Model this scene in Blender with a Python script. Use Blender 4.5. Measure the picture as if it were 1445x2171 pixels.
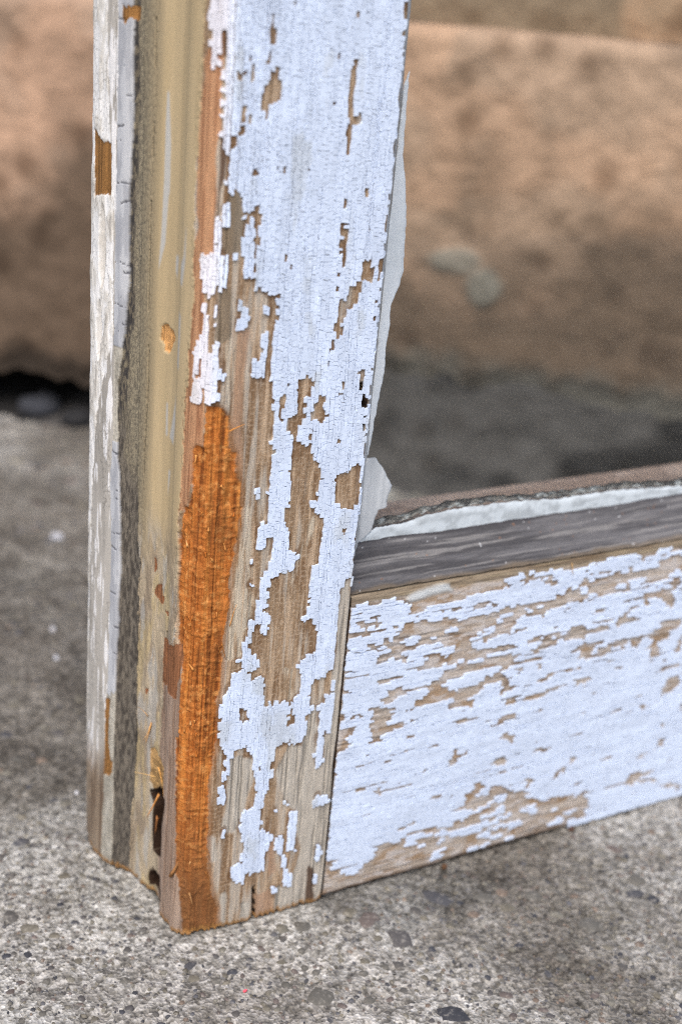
import bpy, math, random
import numpy as np

# ---------------------------------------------------------------- camera, light
scene = bpy.context.scene
for o in list(bpy.data.objects):
    bpy.data.objects.remove(o)
MM = 0.001
from mathutils import Matrix, Vector
cam_data = bpy.data.cameras.new('camera')
cam = bpy.data.objects.new('camera', cam_data)
scene.collection.objects.link(cam)
scene.camera = cam
_r = Vector((0.85476101, -0.51396074, 0.07230473))
_d = Vector((-0.17715947, -0.41985652, -0.89013203))
_f = Vector((0.48785052, 0.74804068, -0.44993))
_m = Matrix((( _r.x, -_d.x, -_f.x, -0.11947), (_r.y, -_d.y, -_f.y, -0.21999), (_r.z, -_d.z, -_f.z, 0.18580), (0, 0, 0, 1)))
cam.matrix_world = _m
cam_data.sensor_fit = 'VERTICAL'
cam_data.sensor_height = 36.0
cam_data.lens = 3034.03 / 2171 * 36
cam_data.shift_x = (722.5 - 620.15) / 2171
cam_data.shift_y = (1486.4 - 1085.5) / 2171
cam_data.clip_start = 0.01
cam_data.clip_end = 50
cam_data.dof.use_dof = True
cam_data.dof.focus_distance = 0.278
cam_data.dof.aperture_fstop = cam_data.lens / 3.9

world = bpy.data.worlds.new('World')
scene.world = world
world.use_nodes = True
wn = world.node_tree
bg = wn.nodes['Background']
sky = wn.nodes.new('ShaderNodeTexSky')
sky.sky_type = 'NISHITA'
sky.sun_disc = False
SUN_EL, SUN_AZ = math.radians(52), math.radians(224)      # high and behind the photographer, overcast
sky.sun_elevation = SUN_EL
sky.sun_rotation = SUN_AZ
sky.air_density = 1.0
sky.dust_density = 4.0
sky.ozone_density = 0.6
wn.links.new(sky.outputs['Color'], bg.inputs['Color'])
bg.inputs['Strength'].default_value = 0.11
sun_data = bpy.data.lights.new('sun', 'SUN')
sun_data.energy = 1.5
sun_data.angle = math.radians(38)
sun_data.color = (1.0, 0.975, 0.94)
sun = bpy.data.objects.new('sun', sun_data)
scene.collection.objects.link(sun)
_sd = Vector((math.sin(SUN_AZ) * math.cos(SUN_EL), math.cos(SUN_AZ) * math.cos(SUN_EL), math.sin(SUN_EL)))
sun.rotation_euler = _sd.to_track_quat('Z', 'Y').to_euler()
vs = scene.view_settings
vs.view_transform = 'Standard'
vs.look = 'None'
vs.exposure = 0.66
vs.gamma = 1.0
scene.cycles.use_denoising = False
scene.cycles.filter_width = 1.1
scene.cycles.max_bounces = 6

# ---------------------------------------------------------------- layout of paint, bare wood and stains, tenths of a millimetre
# STILE: (u, z) where u > 0 runs across the front face and u < 0 back along the outer edge.  RAIL, GLASSPAINT: (x, z).
STILE = {
 'bare': [
  [92,1807,98,1808,102,1747,98,1727,90,1727,91,1739,94,1749],
  [100,1719,112,1720,113,1705,121,1704,121,1684,112,1682,111,1675,101,1670,102,1642,94,1642,93,1656,79,1657,82,1675,85,1687,88,1696,91,1708,101,1708],
  [31,1717,50,1718,50,1708,31,1707],
  [61,1710,67,1710,68,1701,62,1701],
  [37,1658,53,1666,57,1644,48,1642,50,1654,43,1656],
  [252,1739,266,1739,268,1713,265,1699,266,1679,266,1661,281,1661,281,1643,266,1641,268,1617,263,1606,260,1589,256,1590,256,1606,256,1628,255,1657,252,1679,253,1697,253,1718],
  [75,1571,84,1570,85,1557,76,1558],
  [133,1573,142,1573,142,1563,134,1563],
  [257,1516,267,1516,266,1506,262,1497,257,1502],
  [259,1480,270,1479,273,1450,271,1422,264,1422,263,1446],
  [79,1515,91,1513,92,1496,99,1485,92,1478,94,1457,91,1427,85,1427,84,1453,82,1472,84,1476,80,1487,74,1487,74,1476,68,1476,65,1487,62,1497,77,1498],
  [256,1813,266,1812,264,1807,256,1806],
  [352,1769,360,1769,359,1758,353,1760],
  [354,1500,362,1500,362,1480,360,1460,354,1460,355,1484],
  [29,1528,49,1530,58,1524,59,1502,63,1487,66,1472,63,1450,64,1427,18,1428,17,1443,13,1473,21,1488,24,1510],
  [-122,1823,18,1829,11,1800,10,1774,8,1734,4,1710,11,1617,20,1582,24,1528,21,1488,13,1427,-212,1388,-104,1605],
  [-213,1394,88,1431,93,1371,114,1364,125,1354,120,1322,127,1318,126,1358,139,1357,139,1317,138,1269,135,1228,143,1177,150,1125,145,1100,151,1056,146,1012,148,958,-181,914],
  [263,1426,273,1426,273,1404,269,1388,274,1344,288,1351,289,1370,308,1375,310,1401,320,1421,333,1417,338,1386,335,1372,318,1373,314,1346,305,1330,286,1327,291,1314,283,1302,284,1288,274,1274,268,1257,263,1245,260,1245,263,1283,265,1316,267,1340,265,1377],
  [198,1207,228,1211,229,1196,224,1171,214,1168,214,1142,213,1122,204,1112,208,1101,204,1090,225,1077,232,1079,237,1061,243,1047,262,1031,265,1004,259,981,259,961,245,965,245,944,193,950,195,989,198,1006,189,1025,188,1039,194,1052,191,1096,183,1101,182,1110,177,1117,176,1125,180,1138,195,1137,200,1164,196,1182],
  [237,1170,259,1171,260,1138,262,1138,261,1120,226,1123,227,1141,236,1153],
  [159,1182,170,1184,170,1162,165,1141,167,1126,160,1125,159,1159],
  [293,1082,300,1082,300,1074,292,1074],
  [295,1014,319,1014,328,1025,350,1025,351,990,353,943,343,937,316,943,299,954],
  [328,1211,340,1210,339,1189,347,1162,353,1153,351,1126,352,1086,348,1086,345,1127,337,1163,331,1181],
  [350,1422,355,1422,355,1374,354,1299,350,1299,351,1374],
  [-182,919,149,962,151,932,132,926,130,889,150,884,155,913,165,898,158,848,147,821,144,793,138,765,137,735,122,733,121,699,113,681,114,658,99,653,115,644,116,628,96,624,92,604,82,591,76,562,69,548,69,507,76,453,86,450,89,415,-146,359],
  [190,957,252,950,267,930,280,926,280,900,273,894,278,864,273,832,255,829,258,805,262,728,241,726,242,714,266,714,278,695,285,679,284,641,263,629,247,621,246,606,256,578,256,552,246,538,231,520,224,535,202,539,170,535,168,600,144,607,134,596,130,623,150,629,152,646,130,658,128,678,131,712,149,724,155,701,169,693,169,735,155,742,151,763,161,761,162,785,165,818,185,822,214,823,218,832,223,865,205,867,202,903,187,928],
  [116,543,133,535,137,508,118,514],
  [230,494,234,520,243,518,247,477,226,479],
  [280,558,287,572,309,579,324,592,333,587,335,569,335,537,316,530,315,514,304,513,299,506,284,515,277,532],
  [331,772,353,796,365,739,368,688,370,615,369,573,362,553,364,477,364,422,369,351,330,360,325,441,339,444,340,493,336,558,333,616,334,663,330,724],
  [293,508,307,505,308,467,309,434,309,401,306,365,277,372,277,441,280,473,273,485,280,494],
  [325,906,333,904,333,884,325,892],
  [-256,321,75,436,74,463,85,453,89,428,94,395,102,393,99,434,117,446,135,455,145,434,154,418,160,368,166,372,165,334,162,301,143,297,133,289,136,274,130,253,141,239,149,202,140,170,124,160,114,148,121,126,155,113,154,134,200,130,200,171,207,192,219,218,204,228,185,239,183,279,186,323,196,338,202,369,208,390,206,418,208,434,232,439,273,425,278,390,376,368,421,-129,-114,-134],
  [273,449,369,429,370,364,276,385],
 ],
 'paint': [
  [-35,1827,14,1829,15,1777,0,1773,-3,1720,-25,1718,-25,1768,-36,1797],
  [-7,1616,15,1626,13,1616,-2,1613],
  [16,1508,30,1510,31,1479,22,1469,17,1473],
  [61,1514,75,1515,77,1498,63,1498],
  [2,1479,12,1488,18,1466,20,1428,6,1429],
  [-33,1421,4,1433,29,1432,36,1384,23,1369,10,1368,15,1303,7,1302,5,1362,-5,1354,-1,1304,0,1249,8,1276,26,1281,30,1247,38,1242,39,1210,27,1210,25,1174,11,1168,-40,1165,-36,1203,-39,1255,-16,1293,-18,1359],
  [66,1431,86,1431,89,1390,69,1392],
  [58,1350,69,1354,70,1342,84,1342,85,1302,61,1302,66,1329],
  [96,1421,115,1420,122,1381,114,1370,95,1374],
  [113,1290,122,1292,125,1245,123,1210,94,1218,97,1243,112,1242,112,1262],
  [111,1342,123,1342,125,1320,115,1322],
  [116,1006,128,1005,127,992,118,995],
  [130,919,145,919,147,884,130,886],
  [119,862,125,861,125,850,119,851],
  [117,817,125,816,126,806,118,807],
  [80,400,91,398,90,379,81,379],
  [77,367,93,365,95,323,77,329],
  [89,266,100,263,100,235,91,241],
  [255,267,270,263,272,204,277,180,278,158,257,167,260,202],
  [225,211,244,206,247,155,231,163],
  [243,153,258,140,259,113,268,104,274,73,262,70,253,79,249,110],
  [308,442,325,438,326,402,327,363,313,360,307,390],
  [314,286,328,292,332,282,352,280,351,266,322,261,315,263],
  [331,162,342,159,344,120,335,122],
  [226,75,234,78,235,45,228,44],
  [238,293,250,292,250,280,241,282],
  [211,289,219,286,219,270,213,273],
  [334,80,343,83,345,52,337,55],
 ],
 'hole': [
  [332,1185,339,1189,348,1162,354,1150,352,1126,352,1086,348,1086,346,1127,338,1163],
 ],
 'orange': [
  [-4,1164,30,1165,54,1146,62,1090,75,1072,81,1028,88,1018,92,962,-53,955,-42,979,-34,999,-37,1081,-6,1086,-1,1129],
  [-63,961,94,971,91,940,85,876,77,840,79,769,70,717,70,663,71,598,63,564,68,522,65,481,60,421,-54,407,-49,476,-53,526,-46,631,-66,692,-67,769,-80,868,-69,918],
  [-59,476,70,490,63,428,54,388,60,277,62,186,78,100,94,60,96,-26,-1,4,-11,69,-22,138,-39,156,-41,241,-52,318],
 ],
 'rose': [
  [-42,1737,-7,1774,7,1773,5,1734,3,1710,7,1617,1,1614,-4,1585,1,1528,0,1473,7,1427,-53,1417,-56,1442,-41,1467,-55,1487,-58,1512,-57,1546,-61,1596,-56,1625,-56,1667,-42,1696,-49,1726],
  [-63,1423,6,1434,-17,1390,-6,1178,-1,1129,-6,1086,-31,1018,-58,953,-86,944,-85,1114,-68,1178],
 ],
 'dark': [
  [-1,1775,12,1774,10,1734,3,1733],
  [7,1617,16,1617,17,1575,10,1528,10,1486,4,1486,5,1528,5,1582],
  [317,5,315,109,332,105,341,-5],
 ],
 'dgrey': [
  [14,1373,45,1376,52,1317,51,1286,28,1275,10,1288,13,1303,16,1335],
  [21,1488,29,1528,58,1524,67,1427,18,1428],
 ],
 'pale': [
  [50,1302,61,1299,62,1175,60,1125,54,1150,44,1209,38,1266],
  [94,966,114,964,120,909,126,824,109,812,135,775,135,736,111,711,114,661,76,652,70,708,77,769,78,831,86,858,93,908],
  [213,612,235,608,243,544,231,526],
  [256,933,267,927,242,865,223,810,214,789,217,820,233,870],
 ],
 'pink': [
  [56,1301,87,1298,82,1231,82,1148,91,1018,73,1072,60,1125,61,1192],
  [184,69,221,70,240,-18,190,-22],
  [201,194,222,212,233,115,213,108],
 ],
 'grey': [
  [331,772,353,796,365,739,368,688,370,615,369,573,362,553,364,477,364,422,369,351,330,360,325,441,339,444,340,493,336,558,333,616,334,663,330,724],
  [277,372,280,473,293,508,307,505,309,434,306,365],
  [102,436,154,418,160,368,143,300,135,252,103,243,90,269,98,323,97,377],
  [213,367,238,432,273,425,276,449,364,430,376,254,367,101,353,-6,281,-16,239,-3,233,66,274,73,290,158,263,270,239,288],
  [59,255,78,250,82,180,65,185],
  [148,55,171,48,176,-20,152,-19],
  [95,95,111,96,117,-8,100,-9],
 ],
 'split': [
  [175,89,181,97,189,-15,182,-13],
 ],
 'rust': [
  [-355,1794,-297,1795,-296,1772,-351,1769],
  [-464,1578,-441,1567,-389,1561,-383,1476,-456,1465],
  [-380,268,-344,286,-343,254,-360,235,-376,239],
  [-377,426,-360,434,-366,331,-348,258,-382,240],
 ],
 'greystreak': [
  [-181,1665,-174,1666,-162,1582,-160,1498,-183,1494,-184,1596],
  [-184,1510,-163,1514,-168,1455,-171,1412,-195,1360,-188,1427],
  [-127,1397,-116,1399,-120,1357,-127,1370],
  [-104,1391,-92,1410,-87,1460,-85,1460,-85,1408,-94,1359,-105,1357],
  [-105,1306,-95,1308,-97,1209,-106,1207],
  [-147,1122,-141,1123,-137,1061,-145,1059],
  [-110,1132,-106,1159,-107,1092,-112,1053,-129,1060],
  [-128,995,-120,997,-128,944],
 ],
 'chip': [
  [-183,1239,-176,1258,-161,1269,-132,1263,-123,1249,-134,1230,-145,1219,-165,1218,-162,1229],
 ],
 'brownspot': [
  [-178,799,-168,803,-164,778,-179,772],
  [-178,722,-162,745,-142,753,-141,730,-130,726,-133,712,-160,712],
  [-203,500,-187,503,-193,484,-202,485],
  [-128,697,-102,704,-102,695,-123,693],
  [-124,645,-54,682,-48,642,-59,594,-61,556,-125,537,-127,629],
 ],
 'fibre': [
  [-169,364,-146,373,-112,346,-102,302,-140,276,-169,284,-172,327],
 ],
 'gap': [
  [-163,263,-95,303,-98,270,-109,225,-106,148,-112,134,-138,124,-143,171,-142,236],
  [-155,54,-108,78,-96,47,-153,26],
 ],
}
RAIL = {
 'bare': [
  [516,709,550,712,594,715,627,714,629,698,605,696,590,692,575,692,548,690,545,684,522,687,519,697],
  [337,806,618,775,628,713,550,712,516,709,499,716,476,724,458,731,446,727,428,719,404,725,383,727,377,720,365,716,361,737],
  [385,671,388,682,398,684,421,682,429,688,439,686,440,678,447,675,446,669,434,668,412,670,400,669],
  [364,667,373,669,380,669,382,660,392,658,392,668,417,666,418,654,412,651,393,652,378,653,371,650,371,642,363,643,362,655],
  [415,632,434,630,445,634,448,619,451,613,462,613,452,622,454,628,460,628,459,637,470,636,471,627,482,629,483,637,494,637,492,654,483,652,466,648,467,653,472,656,473,662,487,668,489,656,504,657,505,666,523,665,544,660,552,667,564,665,566,660,577,659,578,650,594,652,595,657,608,661,631,661,636,649,639,633,615,633,617,624,641,618,644,599,610,603,608,601,565,603,543,601,520,603,505,599,515,591,527,585,532,576,552,574,553,567,532,566,520,570,504,575,501,582,476,584,459,582,442,581,432,587,432,590,444,588,442,604,454,604,474,607,473,609,427,615,429,619,416,625],
  [583,585,585,591,609,593,610,603,644,599,646,587,636,586,622,585,604,584],
  [558,541,558,553,571,549,575,565,576,575,591,576,600,579,610,576,630,577,634,564,649,568,653,540,629,542,597,540,574,538],
  [447,536,450,540,464,545,484,545,494,548,498,546,497,540,522,542,532,542,522,538,514,533,493,537,490,532,455,530],
  [358,533,368,533,390,531,396,526,384,524,359,521],
  [455,497,487,497,488,510,501,515,515,515,518,502,545,501,563,502,565,511,571,509,572,504,592,506,611,509,614,516,626,524,630,534,654,532,659,502,632,500,623,500,638,492,642,484,663,478,666,458,641,459,618,453,552,466,578,475,591,486,594,497,557,496,525,496,519,491,507,481,491,483,462,488],
  [362,585,368,588,373,576,370,572,361,578],
  [597,680,606,680,608,673,599,674],
  [594,761,583,835,921,820,936,750,941,725,904,732,880,730,847,723,841,733,814,729,811,734,765,726,771,721,781,714,778,704,731,705,728,699,704,703,690,704,668,697,640,696,637,691,634,696,604,695],
  [802,720,816,723,814,729,842,729,842,722,855,719,881,721,898,723,909,720,903,712,904,706,915,701,915,688,897,691,896,697,878,700,870,705,868,715,846,717,836,716,827,711,827,694,818,693,815,713,803,716],
  [737,671,752,673,752,658,747,659,745,665,738,664],
  [659,664,684,668,685,663,662,662],
  [609,663,620,663,634,659,635,651,641,650,654,653,659,645,666,644,667,647,678,648,679,655,707,653,715,649,741,648,748,650,756,655,775,657,779,662,796,659,813,661,835,658,859,657,889,658,916,659,919,670,929,669,930,663,955,664,961,635,916,634,914,629,902,628,902,618,900,607,890,609,888,625,863,626,817,625,818,617,810,612,809,604,800,598,801,592,781,594,766,587,761,589,762,596,748,594,737,589,735,584,720,588,696,591,703,581,702,574,724,569,754,569,760,564,774,567,799,564,826,560,826,551,792,548,732,544,683,541,676,554,675,548,660,541,628,538],
  [847,570,889,569,894,568,895,562,921,559,931,560,941,558,961,575,966,560,977,559,978,552,954,548,952,533,949,518,944,519,944,534,935,538,926,535,893,532,864,531,862,540,893,545,894,554,865,552,855,562],
  [894,566,936,570,961,574,966,560,944,560,918,562],
  [710,534,740,541,779,540,793,542,827,544,826,534,841,535,853,535,850,527,825,528,826,517,824,507,820,498,785,504,783,516,762,524,766,532,747,529,713,533,684,534,684,523,667,526,667,536],
  [858,511,859,517,886,521,914,519,922,517,918,511,888,508,864,506,856,504],
  [897,500,917,502,919,480,903,482],
  [921,751,903,835,1316,815,1335,746,1343,718,1299,724,1281,726,1257,736,1230,735,1219,726,1187,718,1173,712,1162,724,1149,734,1100,734,1050,729,989,721,927,720],
  [955,672,959,678,972,675,974,667,983,682,995,684,997,696,1019,701,1042,700,1051,705,1077,701,1079,694,1110,690,1126,690,1132,697,1128,704,1149,703,1148,697,1142,689,1188,691,1233,693,1217,704,1250,712,1303,709,1346,707,1361,654,1318,653,1279,651,1198,654,1193,672,1189,668,1142,667,1148,643,1104,651,1056,638,1042,642,1047,654,1037,653,1020,639,1003,636,943,643,939,662,957,665],
  [946,628,979,629,982,618,947,622],
  [1039,600,1047,608,1072,612,1099,604,1064,599],
  [1126,612,1144,616,1169,620,1201,620,1199,629,1220,630,1281,633,1277,649,1319,649,1324,631,1302,626,1305,604,1304,578,1275,583,1271,601,1219,611,1229,594,1209,597,1203,611,1168,614,1130,607],
  [1144,588,1159,597,1190,598,1204,592,1167,585,1155,580,1175,573,1210,563,1246,570,1271,577,1284,581,1272,572,1220,563,1195,559,1133,549,1128,570,1126,578,1147,580],
  [1044,575,1110,579,1115,572,1050,572],
  [960,557,971,560,990,577,1023,579,1026,563,1044,562,1080,565,1109,562,1118,550,1091,548,1040,548,1038,533,1038,523,1071,523,1102,522,1102,514,1074,510,1067,505,1037,500,1021,503,1016,527,1029,526,1029,539,964,542],
  [1105,511,1151,518,1205,518,1253,518,1278,530,1285,546,1349,540,1356,515,1316,512,1320,496,1279,483,1296,460,1297,454,1260,461,1253,496,1235,506,1218,507,1216,492,1202,486,1193,489,1192,503,1129,498,1113,487,1078,493,1080,505],
  [1349,471,1360,498,1373,451,1347,446],
  [358,489,371,486,372,471,388,469,391,474,402,477,422,471,423,461,405,464,386,464,358,462],
  [363,438,384,442,401,438,402,428,396,425,393,407,390,385,360,385,357,415],
  [446,479,459,478,464,474,491,471,503,465,505,446,497,441,500,426,526,425,539,427,541,413,514,408,488,405,481,400,480,392,447,390,452,407,452,421,442,426,445,443,449,449,446,470],
  [454,497,487,501,535,496,504,487,503,480,462,483],
  [527,453,547,454,548,466,572,467,578,475,596,482,663,475,666,457,632,453,611,453,586,452,559,450,530,448],
  [549,384,566,386,568,378,552,374],
  [443,358,454,362,454,357,443,355],
  [485,337,496,336,517,333,518,327,497,327,486,327],
  [616,342,634,348,637,343,617,339],
  [630,315,648,315,647,311,633,311],
  [581,281,612,285,618,278,585,273],
  [661,285,674,286,673,295,686,297,684,317,687,316,694,275,678,278,674,283],
  [472,260,482,265,503,266,503,260,497,257,495,247,487,247,481,257],
  [585,240,614,239,635,241,640,236,617,235,588,236],
  [632,199,644,208,670,207,670,198,637,195],
  [694,187,694,200,701,202,707,190,696,186],
  [536,269,541,268,542,264,536,264],
  [422,485,426,484,427,478,422,479],
  [629,529,633,532,663,535,667,541,683,540,698,535,722,533,781,528,824,521,823,512,854,515,872,512,863,507,823,508,823,500,810,500,788,500,783,515,749,515,702,511,656,505,633,503],
  [837,499,853,500,858,482,843,483],
  [880,487,899,489,902,502,917,502,918,482,901,482],
  [740,493,767,497,798,500,810,500,800,487,801,481,814,479,825,484,828,477,815,473,819,460,838,456,837,452,828,440,799,437,795,445,799,455,798,472,771,473,742,470,745,457,738,454,701,444,726,440,746,433,732,431,731,418,719,419,696,426,659,425,662,449,666,457,640,456,635,488,657,480,667,476,684,477,731,477,735,485,749,486],
  [821,427,843,429,845,417,854,416,855,404,822,401,824,415],
  [868,416,885,421,922,422,960,426,962,431,989,431,993,413,975,416,960,415,946,409,944,404,923,406,903,405,871,404],
  [904,457,931,458,931,469,994,470,996,459,966,462,965,452,935,450,906,447],
  [809,380,838,383,839,393,845,391,848,384,859,383,860,377,869,371,870,364,850,363,823,360,790,360,771,357,782,364,808,370],
  [909,375,939,375,940,369,911,366],
  [812,330,828,331,845,333,849,326,867,323,870,301,848,300,844,310,825,316,821,325],
  [682,317,696,321,698,307,728,311,729,298,700,293,706,280,677,279,671,296,687,295],
  [809,267,844,268,856,258,858,244,836,240,813,242],
  [824,222,833,227,900,229,918,232,901,225,850,221],
  [930,265,933,276,932,291,939,289,940,272,953,267,978,257,977,252,936,258],
  [1004,170,1007,191,1028,181,1027,163],
  [1026,194,1051,198,1057,168,1026,177],
  [773,225,785,231,783,226],
  [1013,493,1028,507,1037,514,1072,506,1073,489,1045,488],
  [1076,499,1117,505,1139,501,1121,489,1105,487],
  [1142,441,1174,442,1182,434,1146,435],
  [984,466,995,470,1001,465,1042,466,1046,459,1021,457,992,459],
  [1022,415,1027,430,1027,438,1069,439,1074,425,1095,425,1078,422,1067,413,1050,419],
  [1115,405,1123,408,1137,406,1137,401,1116,403],
  [1110,429,1134,430,1135,427,1114,426],
  [1260,437,1263,457,1252,481,1283,476,1299,460,1302,445,1285,446,1273,453,1274,437],
  [1311,433,1315,441,1330,436,1327,427],
  [1337,453,1348,464,1370,460,1373,451],
  [1320,332,1332,353,1344,381,1379,379,1396,364,1397,355,1375,340,1336,327],
  [1286,401,1314,412,1378,416,1380,409,1316,402,1292,397],
  [1265,304,1264,320,1284,319,1285,302],
  [1350,232,1350,249,1368,245,1369,233],
  [1359,182,1350,203,1383,201,1374,191,1384,174],
  [1289,161,1289,171,1357,175,1317,165,1316,155],
  [1166,184,1169,193,1209,189,1208,182],
  [1032,279,1065,285,1090,280,1048,276],
  [1057,337,1088,340,1091,337,1071,332],
  [1130,317,1149,317,1149,313],
  [1138,355,1162,358,1160,354],
  [1402,292,1415,295,1421,272,1407,280],
  [1050,217,1074,217,1076,198,1054,198],
  [1402,126,1402,138,1418,135,1418,122],
  [1121,465,1135,471,1143,465,1127,463],
  [360,110,397,104,400,101,373,99,371,86,398,76,404,64,441,51,449,52,458,59,461,72,481,74,485,80,497,85,491,112,517,118,543,115,546,105,561,104,563,111,573,116,585,123,622,123,626,119,661,121,671,126,679,122,680,114,719,111,739,-19,642,-19,533,-14,358,-7],
  [551,142,581,149,607,156,611,151,607,140,580,138,553,136],
  [416,104,426,106,427,102,418,101],
  [691,113,713,113,713,134,706,143,707,156,734,160,740,173,740,192,759,192,761,215,789,217,798,196,788,190,772,181,776,175,816,173,818,178,828,188,856,191,861,175,879,171,905,159,918,170,938,170,915,183,936,194,958,176,957,166,920,159,933,150,952,146,977,123,985,113,1117,103,1133,27,1084,31,1094,12,1080,-13,973,-15,884,-18,768,-19,711,-22],
  [1108,106,1138,106,1130,89,1156,72,1139,65,1167,46,1139,42,1160,25,1126,21],
  [1172,124,1197,129,1213,114,1184,110],
  [1258,88,1286,120,1359,114,1354,96,1485,34,1484,19,1423,41,1339,84,1305,77],
  [1145,-5,1190,7,1496,-8,1510,-59,1191,-40],
 ],
 'paint': [
  [495,625,524,628,523,636,535,634,539,629,549,628,549,610,526,609,517,609,514,616,500,620],
  [586,615,594,619,595,614,587,612],
  [611,564,621,565,623,557,614,558],
  [627,551,637,553,639,541,630,541],
  [882,713,892,715,895,704,885,704],
  [615,631,634,635,660,632,649,626,643,619,622,623],
  [687,604,696,607,699,604,727,607,725,615,747,614,747,621,753,619,754,601,738,595,715,591,696,592],
  [759,629,762,634,776,640,802,642,803,636,782,632,782,625,764,622],
  [842,642,844,648,854,647,856,637,845,635],
  [871,646,885,646,887,638,874,639],
  [650,607,656,609,658,601,651,603],
  [620,587,648,586,653,571,639,569,638,561,633,562,631,579,621,580],
  [627,553,636,552,638,542,629,542],
  [997,674,1013,672,1016,658,1002,660],
  [1103,666,1138,663,1139,648,1106,653],
  [1003,692,1043,695,1049,688,1030,683,1007,686],
  [1050,696,1071,695,1075,690,1054,690],
  [1142,664,1190,669,1194,655,1173,647,1150,642],
  [1022,651,1037,653,1042,640,1027,640],
  [1277,668,1306,672,1313,659,1286,656],
  [804,454,816,454,815,447,804,449],
  [673,76,697,80,698,72,677,70],
  [691,49,709,51,710,44,694,43],
  [841,162,867,161,869,147,845,144],
  [847,92,855,95,858,85,850,86],
 ],
 'smear': [
  [498,720,517,728,557,736,590,739,617,736,622,720,593,719,549,715,517,711],
  [447,684,461,687,462,702,469,701,466,686,464,675,454,677],
 ],
 'brown': [
  [516,709,550,712,594,715,627,714,629,698,605,696,590,692,575,692,548,690,545,684,522,687,519,697],
  [507,639,508,666,535,661,540,635],
  [611,568,630,577,649,568,652,551,624,554],
  [552,467,594,497,623,500,639,489,629,474,618,454],
  [632,649,654,653,659,645,654,640,628,643],
  [629,620,670,609,668,595,656,581,637,600],
  [755,623,787,632,814,626,818,617,806,604,757,610],
  [625,737,678,729,677,721,635,718],
  [667,526,667,536,683,541,684,523],
  [859,517,914,519,918,511,864,506],
  [944,519,942,543,952,544,952,518],
  [829,743,901,745,902,739,829,739],
  [1003,636,1003,648,1019,644,1021,635],
  [1260,461,1253,496,1288,513,1317,505,1320,496,1279,483,1297,454],
  [1193,489,1194,504,1216,503,1211,490],
  [1209,597,1206,611,1226,605,1226,595],
  [1019,513,1029,526,1067,505,1037,500],
  [452,421,499,422,539,427,541,413,487,410,451,413],
  [527,453,548,466,578,475,663,473,666,457,611,453,559,450],
  [376,440,401,438,390,385,366,386,379,410],
  [689,442,726,440,746,433,731,418,696,426],
  [803,507,821,506,823,500,811,498],
  [868,416,885,421,922,422,926,406,871,404],
  [823,402,825,417,854,416,855,404],
  [682,317,728,311,729,298,687,295],
  [809,380,846,382,848,373,818,372],
  [931,469,965,467,964,460,933,462],
  [1004,170,1007,191,1028,181,1027,163],
  [636,482,668,472,666,457,640,456],
  [563,111,586,118,623,118,677,122,677,104,625,102,562,93,547,87,544,72,560,65,529,58,501,55,506,74,520,89,546,92],
  [599,36,616,73,635,73,648,41],
  [671,50,729,48,730,37,685,33],
  [369,84,403,70,403,49,380,48],
  [706,141,707,156,734,157,740,189,771,186,763,152,739,145,737,138],
  [713,131,747,128,750,108,719,111],
  [739,90,800,96,813,74,806,46,798,21,787,5,762,15,766,62],
  [795,144,821,140,828,120,815,113],
  [942,135,977,123,989,91,953,92],
  [869,99,886,100,892,83,878,81],
  [907,19,904,53,924,56,919,16],
  [985,113,1097,102,1105,92,1044,88,990,98],
  [989,58,1074,64,1051,53],
  [974,29,1056,30,1071,15,985,18],
  [763,204,790,215,795,196,767,198],
 ],
}
STRIP = {
 'white': [
  [1799,-412,1644,-400,1483,-375,1222,-367,1053,-437,908,-455,692,-464,404,-471,220,-472,-111,-479],
 ],
 'grey': [
  [1801,-366,1647,-363,1484,-365,1222,-365,1035,-361,934,-369,731,-361,509,-367,268,-379,77,-386,-61,-398],
 ],
 'light': [
  [1804,-314,1614,-306,1491,-316,1323,-312,1193,-331,1133,-350,982,-344,946,-333,746,-322,504,-333,288,-339,104,-337,-28,-343],
 ],
 'dark': [
  [1806,-275,1656,-270,1498,-268,1331,-267,1156,-261,969,-260,773,-249,564,-242,342,-235,152,-254,24,-258],
 ],
 'crackle': [
  [1808,-222,1661,-221,1504,-228,1340,-223,1166,-219,978,-228,829,-235,778,-236,566,-238,344,-231,154,-250,27,-253],
 ],
 'ochre': [
  [1816,-49,1734,-50,1648,-55,1513,-60,1405,-55,1342,-48,1291,-57,1207,-57,1161,-68,1028,-69,933,-76,840,-71,742,-69,690,-73,617,-122,398,-127,49,-115],
 ],
}
GLASSPAINT = {
 'p': [
  [449,1724,451,1660,451,1628,454,1579,468,1521,477,1461,478,1418,483,1374,475,1338,460,1303,463,1267,459,1221,462,1174,456,1136,453,1108,448,1070,446,1031,442,1006,428,1008,428,1071,434,1119,438,1185,438,1277,437,1349,435,1453,438,1538,439,1620,439,1700],
  [440,1002,460,1000,475,983,488,967,498,951,509,934,502,914,503,889,495,903,485,898,478,876,471,856,467,841,451,827,431,814,422,821,424,872,427,933,430,988],
  [410,817,461,836,484,846,557,848,604,859,667,862,730,863,809,863,876,859,974,853,1058,854,1145,854,1251,848,1368,841,1488,840,1499,800,1378,804,1308,803,1232,800,1157,802,1070,799,1014,791,932,783,874,797,821,795,741,799,663,798,588,797,489,801,418,802],
  [496,966,502,953,512,946,524,949,517,943,505,947,494,961],
 ],
}

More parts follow.
